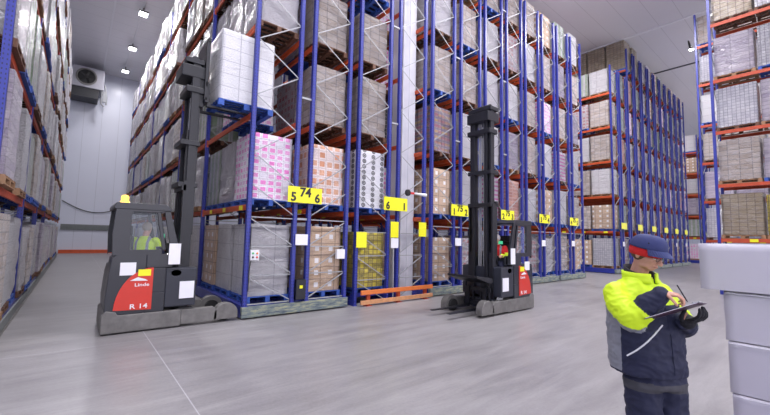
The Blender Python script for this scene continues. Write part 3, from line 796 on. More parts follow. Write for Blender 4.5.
def loft(m, rings, seg=28, pw=2.4):
    """rings: (centre, rx, ry); superellipse sections closed at both ends"""
    idx = []
    for c, rx, ry in rings:
        n = len(m.v)
        for k in range(seg):
            a = 2*PI*k/seg; ca, sa = math.cos(a), math.sin(a)
            m.v.append((c[0]+rx*math.copysign(abs(ca)**(2/pw), ca), c[1]+ry*math.copysign(abs(sa)**(2/pw), sa), c[2]))
        idx.append(n)
    for i in range(len(idx)-1):
        for k in range(seg):
            k2 = (k+1) % seg; m.f.append((idx[i]+k, idx[i]+k2, idx[i+1]+k2, idx[i+1]+k)); m.m.append(0); m.uv.append(None)
    m.f.append(tuple(idx[0]+k for k in reversed(range(seg)))); m.m.append(0); m.uv.append(None)
    m.f.append(tuple(idx[-1]+k for k in range(seg))); m.m.append(0); m.uv.append(None)
def linkmesh(name, me, mats, parent):
    for mt in (mats if isinstance(mats, (list, tuple)) else [mats]): me.materials.append(mt)
    return place(name, me, parent)
def paint(me, fn):
    mi = [fn(p.center, p.normal) for p in me.polygons]; me.polygons.foreach_set('material_index', mi)
def wrinkle(me, amp, sc, amp2=0, sc2=1):
    ns = [v.normal.copy() for v in me.vertices]
    for v, n in zip(me.vertices, ns):
        d = amp*noise.noise(Vector((v.co.x*sc, v.co.y*sc, v.co.z*sc*1.8)))
        if amp2: d += amp2*(1-abs(noise.noise(Vector((v.co.x*sc2, v.co.y*sc2, v.co.z*sc2*1.6+5))))*2.2)
        v.co += n*d
def hand(m, wrist, dirv, palm_n, side, curl, s=1.0, thumb_up=.5):
    """palm, four fingers of different lengths, thumb from the side of the palm"""
    d = Vector(dirv).normalized(); n = (Vector(palm_n) - d*Vector(palm_n).dot(d)).normalized(); w = d.cross(n)*side
    W = Vector(wrist); R3 = Matrix((d, w, n)).transposed()
    ball(m, W+d*.045*s, (.052*s, .040*s, .017*s), R3); ball(m, W+d*.01*s, (.035*s, .028*s, .022*s), R3)
    for i, (off, ln) in enumerate(((.030,.075),(.010,.084),(-.010,.078),(-.029,.062))):
        p = W+d*.082*s+w*off*s; a = 0; pts = [p-d*.03*s, p]; rs = [.0095*s, .0095*s]
        for k, fr in enumerate((.45,.32,.23)):
            a += curl[i]*(.7, 1.0, .8)[k]; p = p+(d*math.cos(a)+n*math.sin(a))*ln*fr*s; pts.append(p); rs.append((.0090,.0082,.0072)[k]*s)
        limb(m, pts, rs, 8)
    p0 = W+d*.02*s+w*.030*s; p1 = p0+(d*.6+w*.75+n*.35).normalized()*.040*s; p2 = p1+(d*.85+w*.15+n*thumb_up).normalized()*.032*s; p3 = p2+(d*.8-w*.2+n*thumb_up).normalized()*.026*s
    limb(m, [p0, p1, p2, p3], [.014*s, .0115*s, .010*s, .0085*s], 8)

def head_shape(m, C, pitch, s=1.0, yaw=0):
    """head facing +x, tilted forward by pitch; C is centre of skull"""
    Rm = Matrix.Rotation(yaw, 3, 'Z') @ Matrix.Rotation(pitch, 3, 'Y'); C = Vector(C)
    def P(x, y, z): return C+Rm @ Vector((x*s, y*s, z*s))
    def B(x, y, z, a, b, c): ball(m, P(x, y, z), (a*s, b*s, c*s), Rm)
    B(-.012, 0, .03, .096, .076, .088)        # cranium
    B(.022, 0, -.03, .070, .060, .085)        # face
    B(.050, 0, -.095, .034, .036, .022)       # chin
    B(.02, .034, -.075, .045, .022, .03); B(.02, -.034, -.075, .045, .022, .03)    # jaw
    B(.074, 0, .012, .018, .045, .012)        # brow
    limb(m, [P(.088, 0, -.005), P(.105, 0, -.032), P(.112, 0, -.045)], [.010*s, .012*s, .014*s], 10)    # nose
    B(.100, .012, -.048, .010, .009, .008); B(.100, -.012, -.048, .010, .009, .008)
    B(.086, 0, -.070, .012, .025, .007); B(.083, 0, -.082, .012, .022, .008)    # lips
    B(.055, .036, -.035, .025, .018, .018); B(.055, -.036, -.035, .025, .018, .018)    # cheeks
    for sy in (1, -1):
        B(-.012, sy*.076, -.018, .017, .008, .030); B(-.018, sy*.080, -.010, .012, .007, .022)    # ears
    return P, Rm

# ------------------------------------------------------------------ person in the foreground
PX, PY = .45, -7.22
def main_person():
    th = math.radians(78); fwh = Vector((math.sin(YAW), math.cos(YAW), 0))
    face = (r0*math.cos(th)-fwh*math.sin(th)); rz = math.atan2(face.y, face.x)
    root = thing('person', 'person in neon yellow and navy padded jacket writing on a clipboard beside the grey boxes', 'person', (PX, PY, 0), rz)
    hc = (.06, .0, 1.755); hp = math.radians(20)
    m = MB(); P, Rm = head_shape(m, hc, hp, 1.04, math.radians(14))
    limb(m, [(.02, 0, 1.68), (-.03, 0, 1.56), (-.05, 0, 1.48)], [.058, .06, .075])
    loft(m, [((.06,.01,.88),.10,.125),((.0,0,1.05),.11,.14),((-.03,0,1.25),.13,.17),((-.04,0,1.42),.12,.18),((-.04,0,1.50),.06,.09)])
    for sy in (1, -1):
        limb(m, [(.075, sy*.07+.01, .90), (.08, sy*.10+.01, .50), (.03, sy*.12, .16), (0, sy*.12, .10)], [.075, .055, .042, .04]); limb(m, [(0, sy*.12, .07), (.14, sy*.13, .04)], [.04, .035])
    rw = Vector((.285, -.120, 1.490)); lw = Vector((.285, .075, 1.29))
    limb(m, [(-.05,-.17,1.44), (.15,-.24,1.285), rw], [.05, .042, .028]); limb(m, [(-.05,.18,1.44), (.10,.26,1.20), lw], [.05, .042, .028])
    hand(m, rw, (.75,.60,-.10), (.1,.15,-1), -1, (.75,.85,.95,1.0), 1.0, .9)
    hand(m, lw+Vector((-.02,0,0)), (.95,.0,.28), (0,0,1), 1, (.3,.3,.35,.4), .92, .7)
    body = linkmesh('body', remeshed(m, .0042, 3, .5), M['skin'], root)
    # eyes, mouth line
    m = MB()
    for sy in (1, -1): ball(m, P(.078, sy*.030, -.010), .0125)
    m.build('eye', simple('eye_white', (.75,.72,.7), .3), root, True)
    m = MB(); m.tube([P(.090,-.024,-.076), P(.0985,0,-.077), P(.090,.024,-.076)], .003, 6); o = m.build('mouth', simple('lips', (.35,.12,.10), .5), root, True)
    # hair low at the back, under the red band
    m = MB(); ball(m, P(-.022,0,-.005), (.094,.080,.075), Rm); o = linkmesh('hair', remeshed(m, .006, 2), M['hair'], root)
    # red headband
    m = MB(); rings = []
    seg = 40
    for (z, g) in ((-.022,.0), (-.018,.007), (.012,.012), (.045,.012), (.05,.004)):
        n = len(m.v)
        for k in range(seg):
            a = 2*PI*k/seg; dz = .012*math.cos(a)
            m.v.append(tuple(P(-.006+(.100+g)*math.cos(a), (.083+g)*math.sin(a), z+dz)))
        rings.append(n)
    for i in range(len(rings)-1):
        for k in range(seg): m.f.append((rings[i]+k, rings[i]+(k+1)%seg, rings[i+1]+(k+1)%seg, rings[i+1]+k)); m.m.append(0); m.uv.append(None)
    m.build('headband', M['redcloth'], root, True)
    # cap with brim
    m = MB(); rings = []; seg = 48
    for j in range(13):
        t = j/12*PI/2; rad = math.cos(t)**.62; z = .036+.098*math.sin(t)
        n = len(m.v)
        for k in range(seg):
            a = 2*PI*k/seg; pan = 1-.012*(abs(math.sin(3*a)) < .12)
            m.v.append(tuple(P(-.004+.122*rad*math.cos(a)*pan, .103*rad*math.sin(a)*pan, z+.010*math.cos(a)*rad)))
        rings.append(n)
    for i in range(len(rings)-1):
        for k in range(seg): m.f.append((rings[i]+k, rings[i]+(k+1)%seg, rings[i+1]+(k+1)%seg, rings[i+1]+k)); m.m.append(0); m.uv.append(None)
    cap = m.build('cap', M['capblue'], root, True); s_ = cap.modifiers.new('s', 'SOLIDIFY'); s_.thickness = .004
    m = MB(); nu, nv = 20, 8
    def bp(a, t):   # brim surface
        x = -.004+(.116+t*.058*math.cos(a)**.5 if abs(a) < PI/2 else .116)*math.cos(a); y = .100*math.sin(a)*(1-.06*t)
        return P(x, y, .040-.030*t-.28*y*y*6*(.2+.8*t)+.010*math.cos(a))
    for i in range(nu):
        a0, a1 = -1.15+2.3*i/nu, -1.15+2.3*(i+1)/nu
        for j in range(nv): m.quad([bp(a0, j/nv), bp(a1, j/nv), bp(a1, (j+1)/nv), bp(a0, (j+1)/nv)])
    br = m.build('brim', simple('brim_cloth', (.05,.065,.19), .8), cap, True); s_ = br.modifiers.new('s', 'SOLIDIFY'); s_.thickness = .005
    m = MB(); ball(m, P(-.004,0,.137), (.009,.009,.005), Rm); m.build('cap_button', M['capblue'], cap, True)
    m = MB()
    for (x_, z_) in ((-.02,.085), (.035,.085)): ball(m, P(x_, -.0985+.012, z_), (.007,.004,.007), Rm)
    m.build('eyelet', M['blackcloth'], cap, True)
    # glasses
    m = MB()
    for sy in (1, -1):
        ring = [P(.104-.004*abs(math.sin(a)), sy*.034+.024*math.cos(a), -.012+.017*math.sin(a)) for a in [2*PI*k/18 for k in range(19)]]
        m.tube(ring, .0018, 6); m.tube([P(.100, sy*.058, -.006), P(.06, sy*.076, -.004), P(-.01, sy*.083, -.004)], .0018, 6)
    m.tube([P(.104,-.010,-.010), P(.107,0,-.006), P(.104,.010,-.010)], .0018, 6)
    gl = m.build('glasses', M['rubber'], root)
    m = MB()
    for sy in (1, -1): m.quad([P(.103, sy*.034+.023*math.cos(a), -.012+.016*math.sin(a)) for a in [2*PI*k/16 for k in range(16)]])
    m.build('lens', M['glass'], gl)
    # jacket
    m = MB()
    loft(m, [((.035,0,.885),.200,.245),((.03,0,.95),.210,.252),((.02,0,1.10),.210,.252),((.01,0,1.25),.205,.250),((-.005,0,1.38),.190,.240),((-.02,0,1.46),.165,.215),((-.02,0,1.52),.12,.15),((-.005,0,1.565),.095,.11)], 40, 2.3)
    for sy in (1, -1):
        sh = (-.035, sy*.18, 1.43)
        if sy < 0: el = (.15,-.245,1.285); wr = (.275,-.130,1.475)
        else: el = (.10,.27,1.22); wr = (.255,.075,1.285)
        limb(m, [sh, Vector(sh).lerp(Vector(el), .5)+Vector((-.01, sy*.01, 0)), el], [.098, .094, .084], 18)
        limb(m, [el, Vector(el).lerp(Vector(wr), .55), wr], [.082, .076, .056], 18)
    me = remeshed(m, .0078, 5, .5); wrinkle(me, .010, 9, .005, 16)
    S_r = Vector((-.035,-.18,1.43)); el_r = Vector((.15,-.245,1.285)); wr_r = Vector((.275,-.130,1.475)); dr = (wr_r-el_r).normalized()
    el_l = Vector((.10,.27,1.22)); wr_l = Vector((.255,.075,1.285)); dl = (wr_l-el_l).normalized()
    def seg_d(p, a, b):
        ab = b-a; t = max(0, min(1, (p-a).dot(ab)/ab.dot(ab))); return (p-(a+ab*t)).length, t
    def pf(c, nrm):
        dF, tF = seg_d(c, el_r, wr_r); dU, tU = seg_d(c, S_r, el_r)
        dFl, tFl = seg_d(c, el_l, wr_l); dUl, tUl = seg_d(c, Vector((-.035,.195,1.43)), el_l)
        if dF < .10 and (c-el_r).dot(dr) > .105: return 1
        if dFl < .10 and (c-el_l).dot(dl) > .05: return 1
        if (min(dF, dU) < .112 and c.y < -.155) or (min(dFl, dUl) < .112 and c.y > .155):
            low = 1.30-.32*(c.x+.02) if c.y < 0 else 1.24
            if c.z > low: return 0
            if c.z > low-.055: return 2
            return 1
        lim = 1.385 if c.x > .03 else 1.335
        if c.z > lim: return 0
        if min(c.x+c.y, c.x-c.y)*.707 < -.10 and c.z > lim-.05: return 2
        if min(c.x+c.y, c.x-c.y)*.707 < -.135 and c.z > .90: return 2
        return 1
    paint(me, pf)
    jk = linkmesh('jacket', me, [M['neon'], M['navy'], M['reflect']], root)
    bv = BVHTree.FromPolygons([v.co.copy() for v in me.vertices], [tuple(p.vertices) for p in me.polygons])
    pts = []
    for i in range(13):
        t = i/12; z = 1.255-.235*t-.015*math.sin(PI*t); x = 0
        q0 = Vector((.101-.163*t+.7, -.7+.059-.141*t, z)); h = bv.ray_cast(q0, Vector((-.707, .707, 0)))
        if h[0]: pts.append(h[0]+Vector((.0015, -.0015, 0)))
    m = MB(); m.tube(pts, .0055, 6); m.build('piping', M['white'], jk)
    # quilt front placket and zip
    pts = []
    for i in range(14):
        z = 1.50-.58*i/13; h = bv.ray_cast(Vector((1, .0, z)), Vector((-1, 0, 0)))
        if h[0]: pts.append(h[0]+Vector((.002, 0, 0)))
    m = MB(); m.tube(pts, .003, 6); m.build('zip', M['navy'], jk)
    # collar: neon outside, dark inside, standing open around the neck
    for nm, g, mt, zt in (('collar', .0, M['neon'], 0), ('collar_lining', -.014, M['blackcloth'], 1)):
        m = MB(); seg = 36; rings = []
        for j in range(4):
            n = len(m.v); t = j/3
            for i in range(seg+1):
                a0 = .20+(2*PI-.40)*i/seg; back = (1-math.cos(a0))/2
                top = (.075+.012*back) if not zt else (.060+.075*back)
                k = 1.10-.10*t+.05*t*t; x = -.005-.012*back*t+(.108+g)*k*math.cos(a0); y = (.100+g)*k*math.sin(a0)
                m.v.append((x, y, 1.525+top*t))
            rings.append(n)
        for j in range(3):
            for i in range(seg): m.f.append((rings[j]+i, rings[j]+i+1, rings[j+1]+i+1, rings[j+1]+i)); m.m.append(0); m.uv.append(None)
        c_ = m.build(nm, mt, jk, True); s_ = c_.modifiers.new('s', 'SOLIDIFY'); s_.thickness = .012; s_.offset = 0
    # navy hem band of the fleece / trousers bib below jacket
    m = MB()
    loft(m, [((.075,.02,.80),.150,.175),((.07,.01,.90),.155,.185),((.04,0,1.0),.15,.19)], 32)
    for sy in (1, -1):
        limb(m, [(.065+.03*(sy > 0), sy*.09+.01, .82), (.075+.03*(sy > 0), sy*.10+.01, .50), (.03, sy*.12, .14)], [.118, .104, .088], 20)
    me = remeshed(m, .009, 4, .5); wrinkle(me, .012, 8, .007, 14)
    paint(me, lambda c, n: 1 if .775 < c.z < .845 and c.x > -.2 else 0)
    linkmesh('trousers', me, [M['navy'], simple('grey_waist_cloth', (.055,.055,.068), .8)], root)
    for sy in (1, -1):
        m = MB(); limb(m, [(.0, sy*.12, .12), (.0, sy*.12, .05)], [.062, .058]); limb(m, [(0, sy*.12, .052), (.13, sy*.13, .048), (.17, sy*.135, .045)], [.052, .050, .042])
        ball(m, (.07, sy*.125, .014), (.15, .052, .014)); linkmesh('boot', remeshed(m, .008, 2), M['rubber'], root)
    # left glove
    m = MB(); hand(m, lw+Vector((-.03,.005,0)), (.95,.0,.28), (0,0,1), 1, (.55,.6,.65,.7), 1.28, .9); limb(m, [lw-Vector((.05,-.02,0)), lw], [.058,.052])
    linkmesh('glove', remeshed(m, .005, 3), M['blackcloth'], root)
    # clipboard (held thing) with papers
    an = math.radians(27)
    cb = thing('clipboard', 'thin dark clipboard with white papers held by the person in the neon jacket', 'clipboard', (0,0,0))
    Rz = Matrix.Translation((PX, PY, 0)) @ Matrix.Rotation(rz, 4, 'Z')
    cb.matrix_world = Rz @ Matrix.Translation((.335, -.085, 1.375)) @ Matrix.Rotation(.55, 4, 'Z') @ Matrix.Rotation(-an, 4, 'Y') @ Matrix.Rotation(-.13, 4, 'X')
    m = MB(); m.box(-.165, .165, -.115, .115, -.004, .0, b=.0015); m.build('board', simple('dark_board', (.06,.02,.05), .4), cb)
    m = MB(); m.box(-.155, .15, -.105, .105, .0, .004); m.build('papers', M['paper'], cb)
    m = MB(); m.box(.115, .16, -.05, .05, .004, .014, b=.003); m.tube([(.125,-.045,.016),(.125,.045,.016)], .005, 8); m.build('clip', M['galv'], cb)
    pn = thing('pen', 'pen held in the bare right hand over the clipboard', 'pen', (0,0,0))
    a = Vector((.385,-.035,1.44)); b = Vector((.345,-.07,1.55)); m = MB(); m.tube([a, a.lerp(b, .12), b], [.001, .004, .004], 8)
    m.build('barrel', M['ink'], pn); pn.matrix_world = Rz
main_person()

# ------------------------------------------------------------------ reach trucks
def driver(parent_loc, rz, label, seat=(0, 0, 1.20), vest='neon', sleeve='navy', headcol=None):
    root = thing('person', label, 'person', parent_loc, rz)
    x, y, z = seat; s = .95
    m = MB(); P, Rm = head_shape(m, (x+.06, y, z+.70), .12, .98)
    limb(m, [(x+.03,y,z+.62),(x,y,z+.50)], [.055,.06])
    loft(m, [((x,y,z),.12,.16),((x,y,z+.25),.11,.15),((x,y,z+.45),.10,.18),((x,y,z+.52),.06,.09)])
    arms = []
    for sy in (1, -1):
        sh = Vector((x, y+sy*.19, z+.46)); el = Vector((x+.12, y+sy*.26, z+.22)); wr = Vector((x+.34, y+sy*.16, z+.28)); arms.append((sh, el, wr))
        limb(m, [sh, el, wr], [.05,.042,.03]); hand(m, wr, (1,-sy*.2,0), (0,0,-1), sy, (.6,.65,.7,.75), 1)
        limb(m, [(x,y+sy*.1,z+.02),(x+.30,y+sy*.12,z+.06),(x+.34,y+sy*.12,z-.36)], [.085,.065,.045]); limb(m, [(x+.34,y+sy*.12,z-.38),(x+.44,y+sy*.12,z-.40)], [.04,.035])
    linkmesh('body', remeshed(m, .008, 3), M['skin'], root)
    m = MB(); loft(m, [((x,y,z-.02),.17,.20),((x,y,z+.25),.155,.19),((x,y,z+.42),.14,.21),((x,y,z+.50),.09,.13),((x,y,z+.55),.075,.08)])
    for sh, el, wr in arms: limb(m, [sh, el, wr], [.075,.065,.045])
    me = remeshed(m, .012, 3)
    def pf(c, n):
        if abs(c.y-y) > .21 and (c.z < z+.35): return 1
        if c.x > x+.16 and c.z < z+.38: return 1
        if abs(c.z-(z+.18)) < .03: return 2
        if abs(abs(c.y-y)-.10) < .025: return 2
        return 0
    paint(me, pf); jk = linkmesh('hi_vis_vest', me, [M[vest], M[sleeve], M['reflect']], root)
    m = MB()
    for sy in (1, -1): limb(m, [(x,y+sy*.1,z+.02),(x+.30,y+sy*.12,z+.06),(x+.34,y+sy*.12,z-.32)], [.10,.08,.06])
    linkmesh('trousers', remeshed(m, .012, 3), M['navy'], root)
    m = MB(); ball(m, P(-.018,0,.035), (.108,.088,.095), Rm); linkmesh('hat', remeshed(m, .008, 2), headcol or M['hair'], root)
    return root

def reach_truck(loc, rz, label, fork_z, reach, mast_h=5.5, load=False):
    """local x towards the forks, rear at 0; width 1.27 centred on y=0"""
    t = thing('reach_truck', label, 'reach truck', loc, rz, 'reach trucks moving pallets')
    W = .635
    # chassis skirt and straddle legs
    m = MB(); m.prism([(0,.03),(0,.36),(.06,.43),(.20,.40),(.24,.34),(1.25,.34),(1.25,.03)], -W, W, 0)
    m.build('chassis', M['wornsteel'], t, bevel=.015)
    for sy in (1, -1):
        m = MB(); y0, y1 = (W-.16, W) if sy > 0 else (-W, -W+.16)
        m.prism([(1.25,.05),(1.25,.33),(1.85,.33),(1.92,.26),(1.92,.08),(1.85,.05)], y0, y1)
        arc = [(1.85+.0,.06)]+[(2.10+.24*math.cos(a), .17+.22*math.sin(a)) for a in [PI-PI*k/12 for k in range(13)]]+[(2.34,.06)]
        m.prism(arc, y0-.02 if sy > 0 else y0, y1 if sy > 0 else y1+.02)
        lg = m.build('straddle_leg', M['wornsteel'], t, bevel=.01)
        m = MB(); m.lathe([(.06,-.05),(.145,-.05),(.15,-.04),(.15,.04),(.145,.05),(.06,.05)], 24, M=Matrix.Translation((2.10, (y0+y1)/2-sy*.11, .15)) @ Matrix.Rotation(PI/2, 4, 'X')); m.build('load_wheel', M['rubber'], lg)
    m = MB(); m.lathe([(.05,-.06),(.165,-.06),(.17,-.05),(.17,.05),(.165,.06),(.05,.06)], 24, M=Matrix.Translation((.35, .2, .17)) @ Matrix.Rotation(PI/2, 4, 'X')); m.build('drive_wheel', M['rubber'], t)
    # rear body and battery compartment
    m = MB(); m.prism([(.04,.34),(.03,.60),(.06,1.05),(.09,1.36),(.18,1.42),(.62,1.42),(.62,.34)], -W+.01, -.02); m.prism([(.04,.34),(.03,.60),(.06,1.05),(.09,1.20),(.62,1.20),(.62,.34)], -.02, W-.01)
    m.prism([(.62,.34),(.62,.70),(.95,.70),(.95,.34)], -W+.01, W-.01)
    m.prism([(.62,1.42),(.62,1.16),(1.05,1.16),(1.05,1.42)], -W+.01, -W+.05); m.prism([(.62,1.42),(.62,1.16),(1.05,1.16),(1.05,1.42)], W-.05, W-.01)
    m.prism([(.62,1.16),(.62,.7),(.95,.7),(.95,1.16)], -W+.012, -W+.05); m.prism([(.62,1.16),(.62,.7),(.95,.7),(.95,1.16)], W-.05, W-.012)
    m.build('body_panels', M['dark'], t, bevel=.012)
    m = MB(); m.prism([(.95,.40),(.95,1.16),(1.50,1.14),(1.50,.40)], -W+.03, W-.03); m.build('battery_cover', simple('slate_panel', (.028,.031,.045), .4), t, bevel=.02)
    for sy in (1, -1):
        # quarter-round red side panel
        prof = [(.74,.40),(.74,1.17)]+[(.16+.58*1.0-.58*math.sin(a)*1.0, .40+.77*math.cos(a)) for a in [PI/2*k/10*.98 for k in range(1, 11)]]
        yf = sy*(W-.01); y0, y1 = sorted((yf, yf+sy*.014))
        m = MB(); m.prism(prof, y0, y1); rp = m.build('red_side_panel', M['truckred'], t); rp['label'] = 'red quarter-round side panel'
        # lettering and stickers on it
        for s, sz, px, pz in (('Linde', .085, .57, .86), ('R 14', .12, .54, .47)):
            me = text_mesh(s, sz, .002, .01); me.materials.clear(); me.materials.append(M['white'])
            o = place('lettering', me, rp, (px, yf+sy*.016, pz)); o.rotation_euler = (PI/2, 0, 0 if sy < 0 else PI); o.scale = (1.25, 1, 1)
        m = MB(); ya, yb = sorted((yf+sy*.014, yf+sy*.018)); m.box(.50, .70, ya, yb, 1.02, 1.14); m.build('yellow_sticker', M['yellow'], rp)
        m = MB(); m.prism([(.38,.94),(.50,1.0),(.62,.96),(.66,.93)], ya, yb); m.build('white_emblem', M['white'], rp)
        ya, yb = sorted((yf, yf+sy*.008))
        m = MB(); m.box(.22, .46, ya, yb, 1.04, 1.27); m.build('paper_sheet', M['paper'], t)
        m = MB(); m.box(1.20, 1.46, yf-sy*.02+min(0,sy*.012), yf-sy*.02+max(0,sy*.012), .55, .88); m.build('paper_sheet', M['paper'], t)
        m = MB(); m.lathe([(.001,0),(.075,0),(.075,.006),(.001,.006)], 20, M=Matrix.Translation((1.13, yf-sy*.02, 1.05)) @ Matrix.Rotation(PI/2*sy*(1), 4, 'X') @ Matrix.Diagonal((1.2,.8,1,1))); m.build('oval_badge', M['white'], t)
    m = MB(); m.box(.97, 1.17, -W-.03, -W-.02, 1.22, 1.62); m.build('clipboard_sheet', M['paper'], t)
    m = MB(); m.box(.97, 1.17, W+.02, W+.03, 1.22, 1.62); m.build('clipboard_sheet', M['paper'], t)
    # overhead guard: pillars, roof bars
    for sy in (1, -1):
        m = MB()
        y0, y1 = (W-.07, W-.01) if sy > 0 else (-W+.01, -W+.07)
        m.prism([(.09,1.36),(.07,1.8),(.10,2.24),(.14,2.33),(.90,2.33),(.98,2.22),(.86,2.22),(.76,2.20),(.36,2.20),(.34,2.14),(.34,1.50),(.86,1.50),(.86,1.40),(.10,1.40)], y0, y1)
        m.prism([(.86,2.24),(.96,2.24),(1.14,1.55),(1.20,1.20),(1.08,1.20),(1.00,1.52)], y0, y1)
        m.prism([(.74,2.2),(.80,2.2),(.92,1.5),(.86,1.5)], y0, y1)
        m.build('cab_frame', M['dark'], t, bevel=.01)
    m = MB(); m.prism([(.07,2.30),(.10,2.36),(.88,2.36),(.98,2.28),(.98,2.24),(.07,2.24)], -W+.0, W-.0)
    ro = m.build('cab_roof', M['dark'], t, bevel=.01)
    for sy in (1, -1):
        m = MB(); y0, y1 = (W-.045, W-.04) if sy > 0 else (-W+.04, -W+.045)
        m.prism([(.34,1.50),(.34,2.20),(.76,2.20),(.88,1.50)], y0, y1)
        m.build('side_window', M['glass'], t)
    # beacon
    m = MB(); m.box(.16,.30,-.50,-.36,2.36,2.39); m.lathe([(.06,2.39),(.062,2.47),(.05,2.50),(.02,2.51)], 16, M=Matrix.Translation((.23,-.43,0))); m.build('beacon', M['amber'], t)
    # seat, console, steering
    m = MB(); m.box(.36,.86,-.26,.26,1.0,1.10, b=.03); m.box(.34,.44,-.24,.24,1.1,1.75, b=.03); m.box(.30,.42,-.15,.15,1.75,1.95, b=.03); m.build('seat', M['rubber'], t)
    m = MB(); m.box(.95,1.15,-.5,.5,1.16,1.42, b=.03); m.box(1.02,1.07,-.12,.12,1.42,1.62, b=.01); m.build('console', M['dark'], t)
    m = MB(); m.box(1.0,1.02,.20,.32,1.72,1.80); m.build('terminal', M['screen'], t)
    m = MB(); m.tube([(.88+.0,.22+.11*math.cos(a),1.36+.11*math.sin(a)) for a in [2*PI*k/20 for k in range(21)]], .012, 8); m.build('steering_wheel', M['rubber'], t)
    # mast
    mx = 1.22+reach
    m = MB()
    for sy in (1, -1):
        y0, y1 = sorted((sy*.26, sy*.38))
        m.box(mx, mx+.20, y0, y1, .12, 2.75 if not load else 2.9); m.box(mx+.02, mx+.13, sorted((sy*.20, sy*.27))[0], sorted((sy*.20, sy*.27))[1], .3, mast_h*.72)
    for z in (.3, 1.2, 2.7): m.box(mx-.03, mx+.05, -.38, .38, z, z+.12)
    m.build('outer_mast', M['darker'], t)
    m = MB()
    for sy in (1, -1):
        y0, y1 = sorted((sy*.15, sy*.24)); m.box(mx+.10, mx+.25, y0, y1, .6 if not load else 1.8, mast_h)
        y0, y1 = sorted((sy*.27, sy*.33)); m.box(mx+.05, mx+.20, y0, y1, 1.5, mast_h*.985)
    for z in (mast_h*.5, mast_h*.66, mast_h-.12): m.box(mx-.10, mx+.26, -.36, .36, z, z+.10)
    m.build('inner_mast', M['darker'], t, bevel=.006)
    m = MB()
    for y in (-.09, -.03, .05, .1): m.tube([(mx+.12,y,.4),(mx+.12,y,mast_h-.1)], .022 if y < 0 else .012, 8)
    m.build('lift_cylinder', M['galv'], t)
    m = MB(); m.lathe([(.09,-.25),(.09,.25)], 16, M=Matrix.Translation((mx+.1,0,mast_h-.02)) @ Matrix.Rotation(PI/2, 4, 'X'))
    m.box(mx-.16, mx+.34, -.34, .34, mast_h-.42, mast_h-.16, b=.02); m.box(mx-.06, mx+.30, -.36, .36, mast_h-.75, mast_h-.62, b=.02); m.build('mast_head', M['darker'], t)
    # reach carriage frame at the bottom
    m = MB(); m.box(mx-.1, mx+.30, -.44, .44, .14, .34, b=.02)
    m.build('reach_carriage', M['dark'], t)
    if not load:
        m = MB(); m.prism([(mx+.30,.78),(mx+.34,.88),(mx+.95,.96),(mx+.95,.90),(mx+.40,.74)], -.46, .46); m.build('load_guard', M['darker'], t, bevel=.01)
        for sy in (1, -1):
            m = MB(); m.prism([(mx+.0,.34),(mx+.18,.34),(mx-.12,.98),(mx-.24,.98)], sy*.50-.03, sy*.50+.03); m.build('reach_arm', M['galv'], t)
    # fork carriage and forks
    fx = mx+.30
    m = MB()
    for z in (fork_z+.05, fork_z+.40): m.box(fx, fx+.06, -.40, .40, z, z+.10)
    for y in (-.36, -.12, .12, .36): m.box(fx+.01, fx+.05, y-.02, y+.02, fork_z+.05, fork_z+(1.45 if load else .7))
    if load: m.box(fx+.0, fx+.05, -.42, .42, fork_z+1.40, fork_z+1.46); m.box(fx-.12, fx, -.30, .30, fork_z-.05, fork_z+.75, b=.02); m.box(fx-.02, fx+.03, -.40, .40, fork_z+.1, fork_z+1.4)
    m.build('fork_carriage', M['darker'], t)
    for sy in (1, -1):
        m = MB(); m.prism([(fx+.06,fork_z+.5),(fx+.10,fork_z+.5),(fx+.10,fork_z+.04),(fx+(1.15 if load else 1.45),fork_z+.02),(fx+(1.15 if load else 1.45),fork_z+.01),(fx+.06,fork_z-.01)], sy*.26-.05, sy*.26+.05); m.build('fork', M['darker'], t)
    return t
T1 = (-2.47, .66, 0)
reach_truck(T1, 0, 'dark reach truck with red side panel at left, mast raised, lifting a wrapped load', 4.58, -.02, 5.55, True)
driver((T1[0]+.62, T1[1]-.22, 0), math.radians(58), 'driver in neon vest seated inside the left reach truck cab', headcol=simple('pale_cap_cloth', (.40,.33,.27), .8))
T2 = (6.78, -2.27, 0)
reach_truck(T2, PI, 'dark reach truck with red side panel driving in the middle, forks low and empty', .12, .12, 5.35, False)
driver((T2[0]-.95, T2[1]-.12, -.05), PI+math.radians(25), 'driver in red and yellow jacket seated in the middle reach truck', vest='redcloth', sleeve='neon', headcol=simple('pale_helmet', (.55,.50,.52), .5))
# the lifted load
t = thing('pallet_load', 'shiny white wrapped carton load raised on the forks of the left reach truck', 'pallet load', (-.12, .66, 4.62), 0)
place('pallet', PALLET['blue'], t, scale=(1.22, .86, 1))
lm = load_mat('white_lifted_cartons', (.88,.88,.92),(.90,.90,.94), .40,.29, (.45,.45,.52), film=.12, filmc=(.9,.9,.94), gap=.010)
me = welded(load_mb(1.58, 91, n=14, X=.60, Y=.50, crumple=.010, cartonh=.29), lm, 'lifted_cartons'); place('wrapped_goods', me, t)

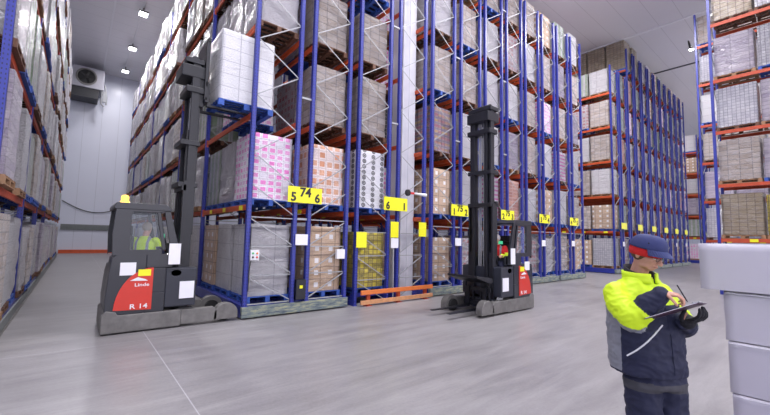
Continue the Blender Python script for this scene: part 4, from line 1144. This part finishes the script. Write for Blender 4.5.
# ------------------------------------------------------------------ grey box stack at the lower right
def grey_boxes():
    lmw = simple('grey_lilac_film', (.54,.52,.61), .36, var=.05, scale=3, bump=.12, coat=.08)
    X0, Y1 = 1.40, -7.545     # aisle-side face, far corner
    zs = [1.44, 1.025, .60, .155]; tops = [1.835, 1.43, 1.015, .59]
    names = ['topmost of the stack, jutting out over the rest', 'second from the top', 'third from the top', 'lowest, on the pallet']
    for i, (z, zt) in enumerate(zip(zs, tops)):
        X, Y = (.52, .60) if i == 0 else (.50, .52)
        h = zt-z; yc = (Y1+.135-Y) if i == 0 else Y1-Y-.012*i
        m = load_mb(h, i*5+2, n=16, X=X, Y=Y, z0=0, crumple=.004, rnd=.0)
        t = thing('wrapped_box', 'large grey film-wrapped box at lower right, %s' % names[i], 'box', (X0+X-(.03 if i == 0 else 0), yc, z), 0, 'grey wrapped boxes stacked beside the person')
        place('carton', welded(m, lmw, 'grey_box'), t)
        if i:
            m = MB(); zz = h-.012
            pts = [(-X-.012, Y-.01-k*(2*Y-.02)/24, zz+.010*noise.noise(Vector((k*.7, i, 0)))) for k in range(25)]
            m.tube(pts, [.004+.007*abs(noise.noise(Vector((k*.9, i*3, 2)))) for k in range(25)], 6); m.build('film_seam', simple('bright_film', (.74,.73,.82), .25, coat=.8), t)
            m = MB(); m.box(-X-.016, -X-.008, Y-.42, Y-.33, h-.13, h-.03); m.build('small_label', simple('faded_yellow_label', (.55,.58,.35), .5), t)
    t = thing('wooden_pallet', 'wooden pallet under the stack of large grey wrapped boxes', 'pallet', (X0+.52, Y1-.55, 0), 0); place('deck', PALLET['wood'], t)
grey_boxes()

# ------------------------------------------------------------------ world, exposure
w = bpy.data.worlds.new('world'); SC.world = w; w.use_nodes = True
bg = w.node_tree.nodes['Background']; bg.inputs[0].default_value = (.90,.87,.97,1); bg.inputs[1].default_value = 1.7
SC.view_settings.view_transform = 'Standard'; SC.view_settings.look = 'None'; SC.view_settings.gamma = 1; SC.view_settings.use_curve_mapping = False
SC.view_settings.exposure = 0.38
SC.cycles.max_bounces = 6; SC.cycles.diffuse_bounces = 4; SC.cycles.glossy_bounces = 3; SC.cycles.transparent_max_bounces = 8
SC.cycles.use_denoising = True
SC.cycles.sample_clamp_indirect = 6
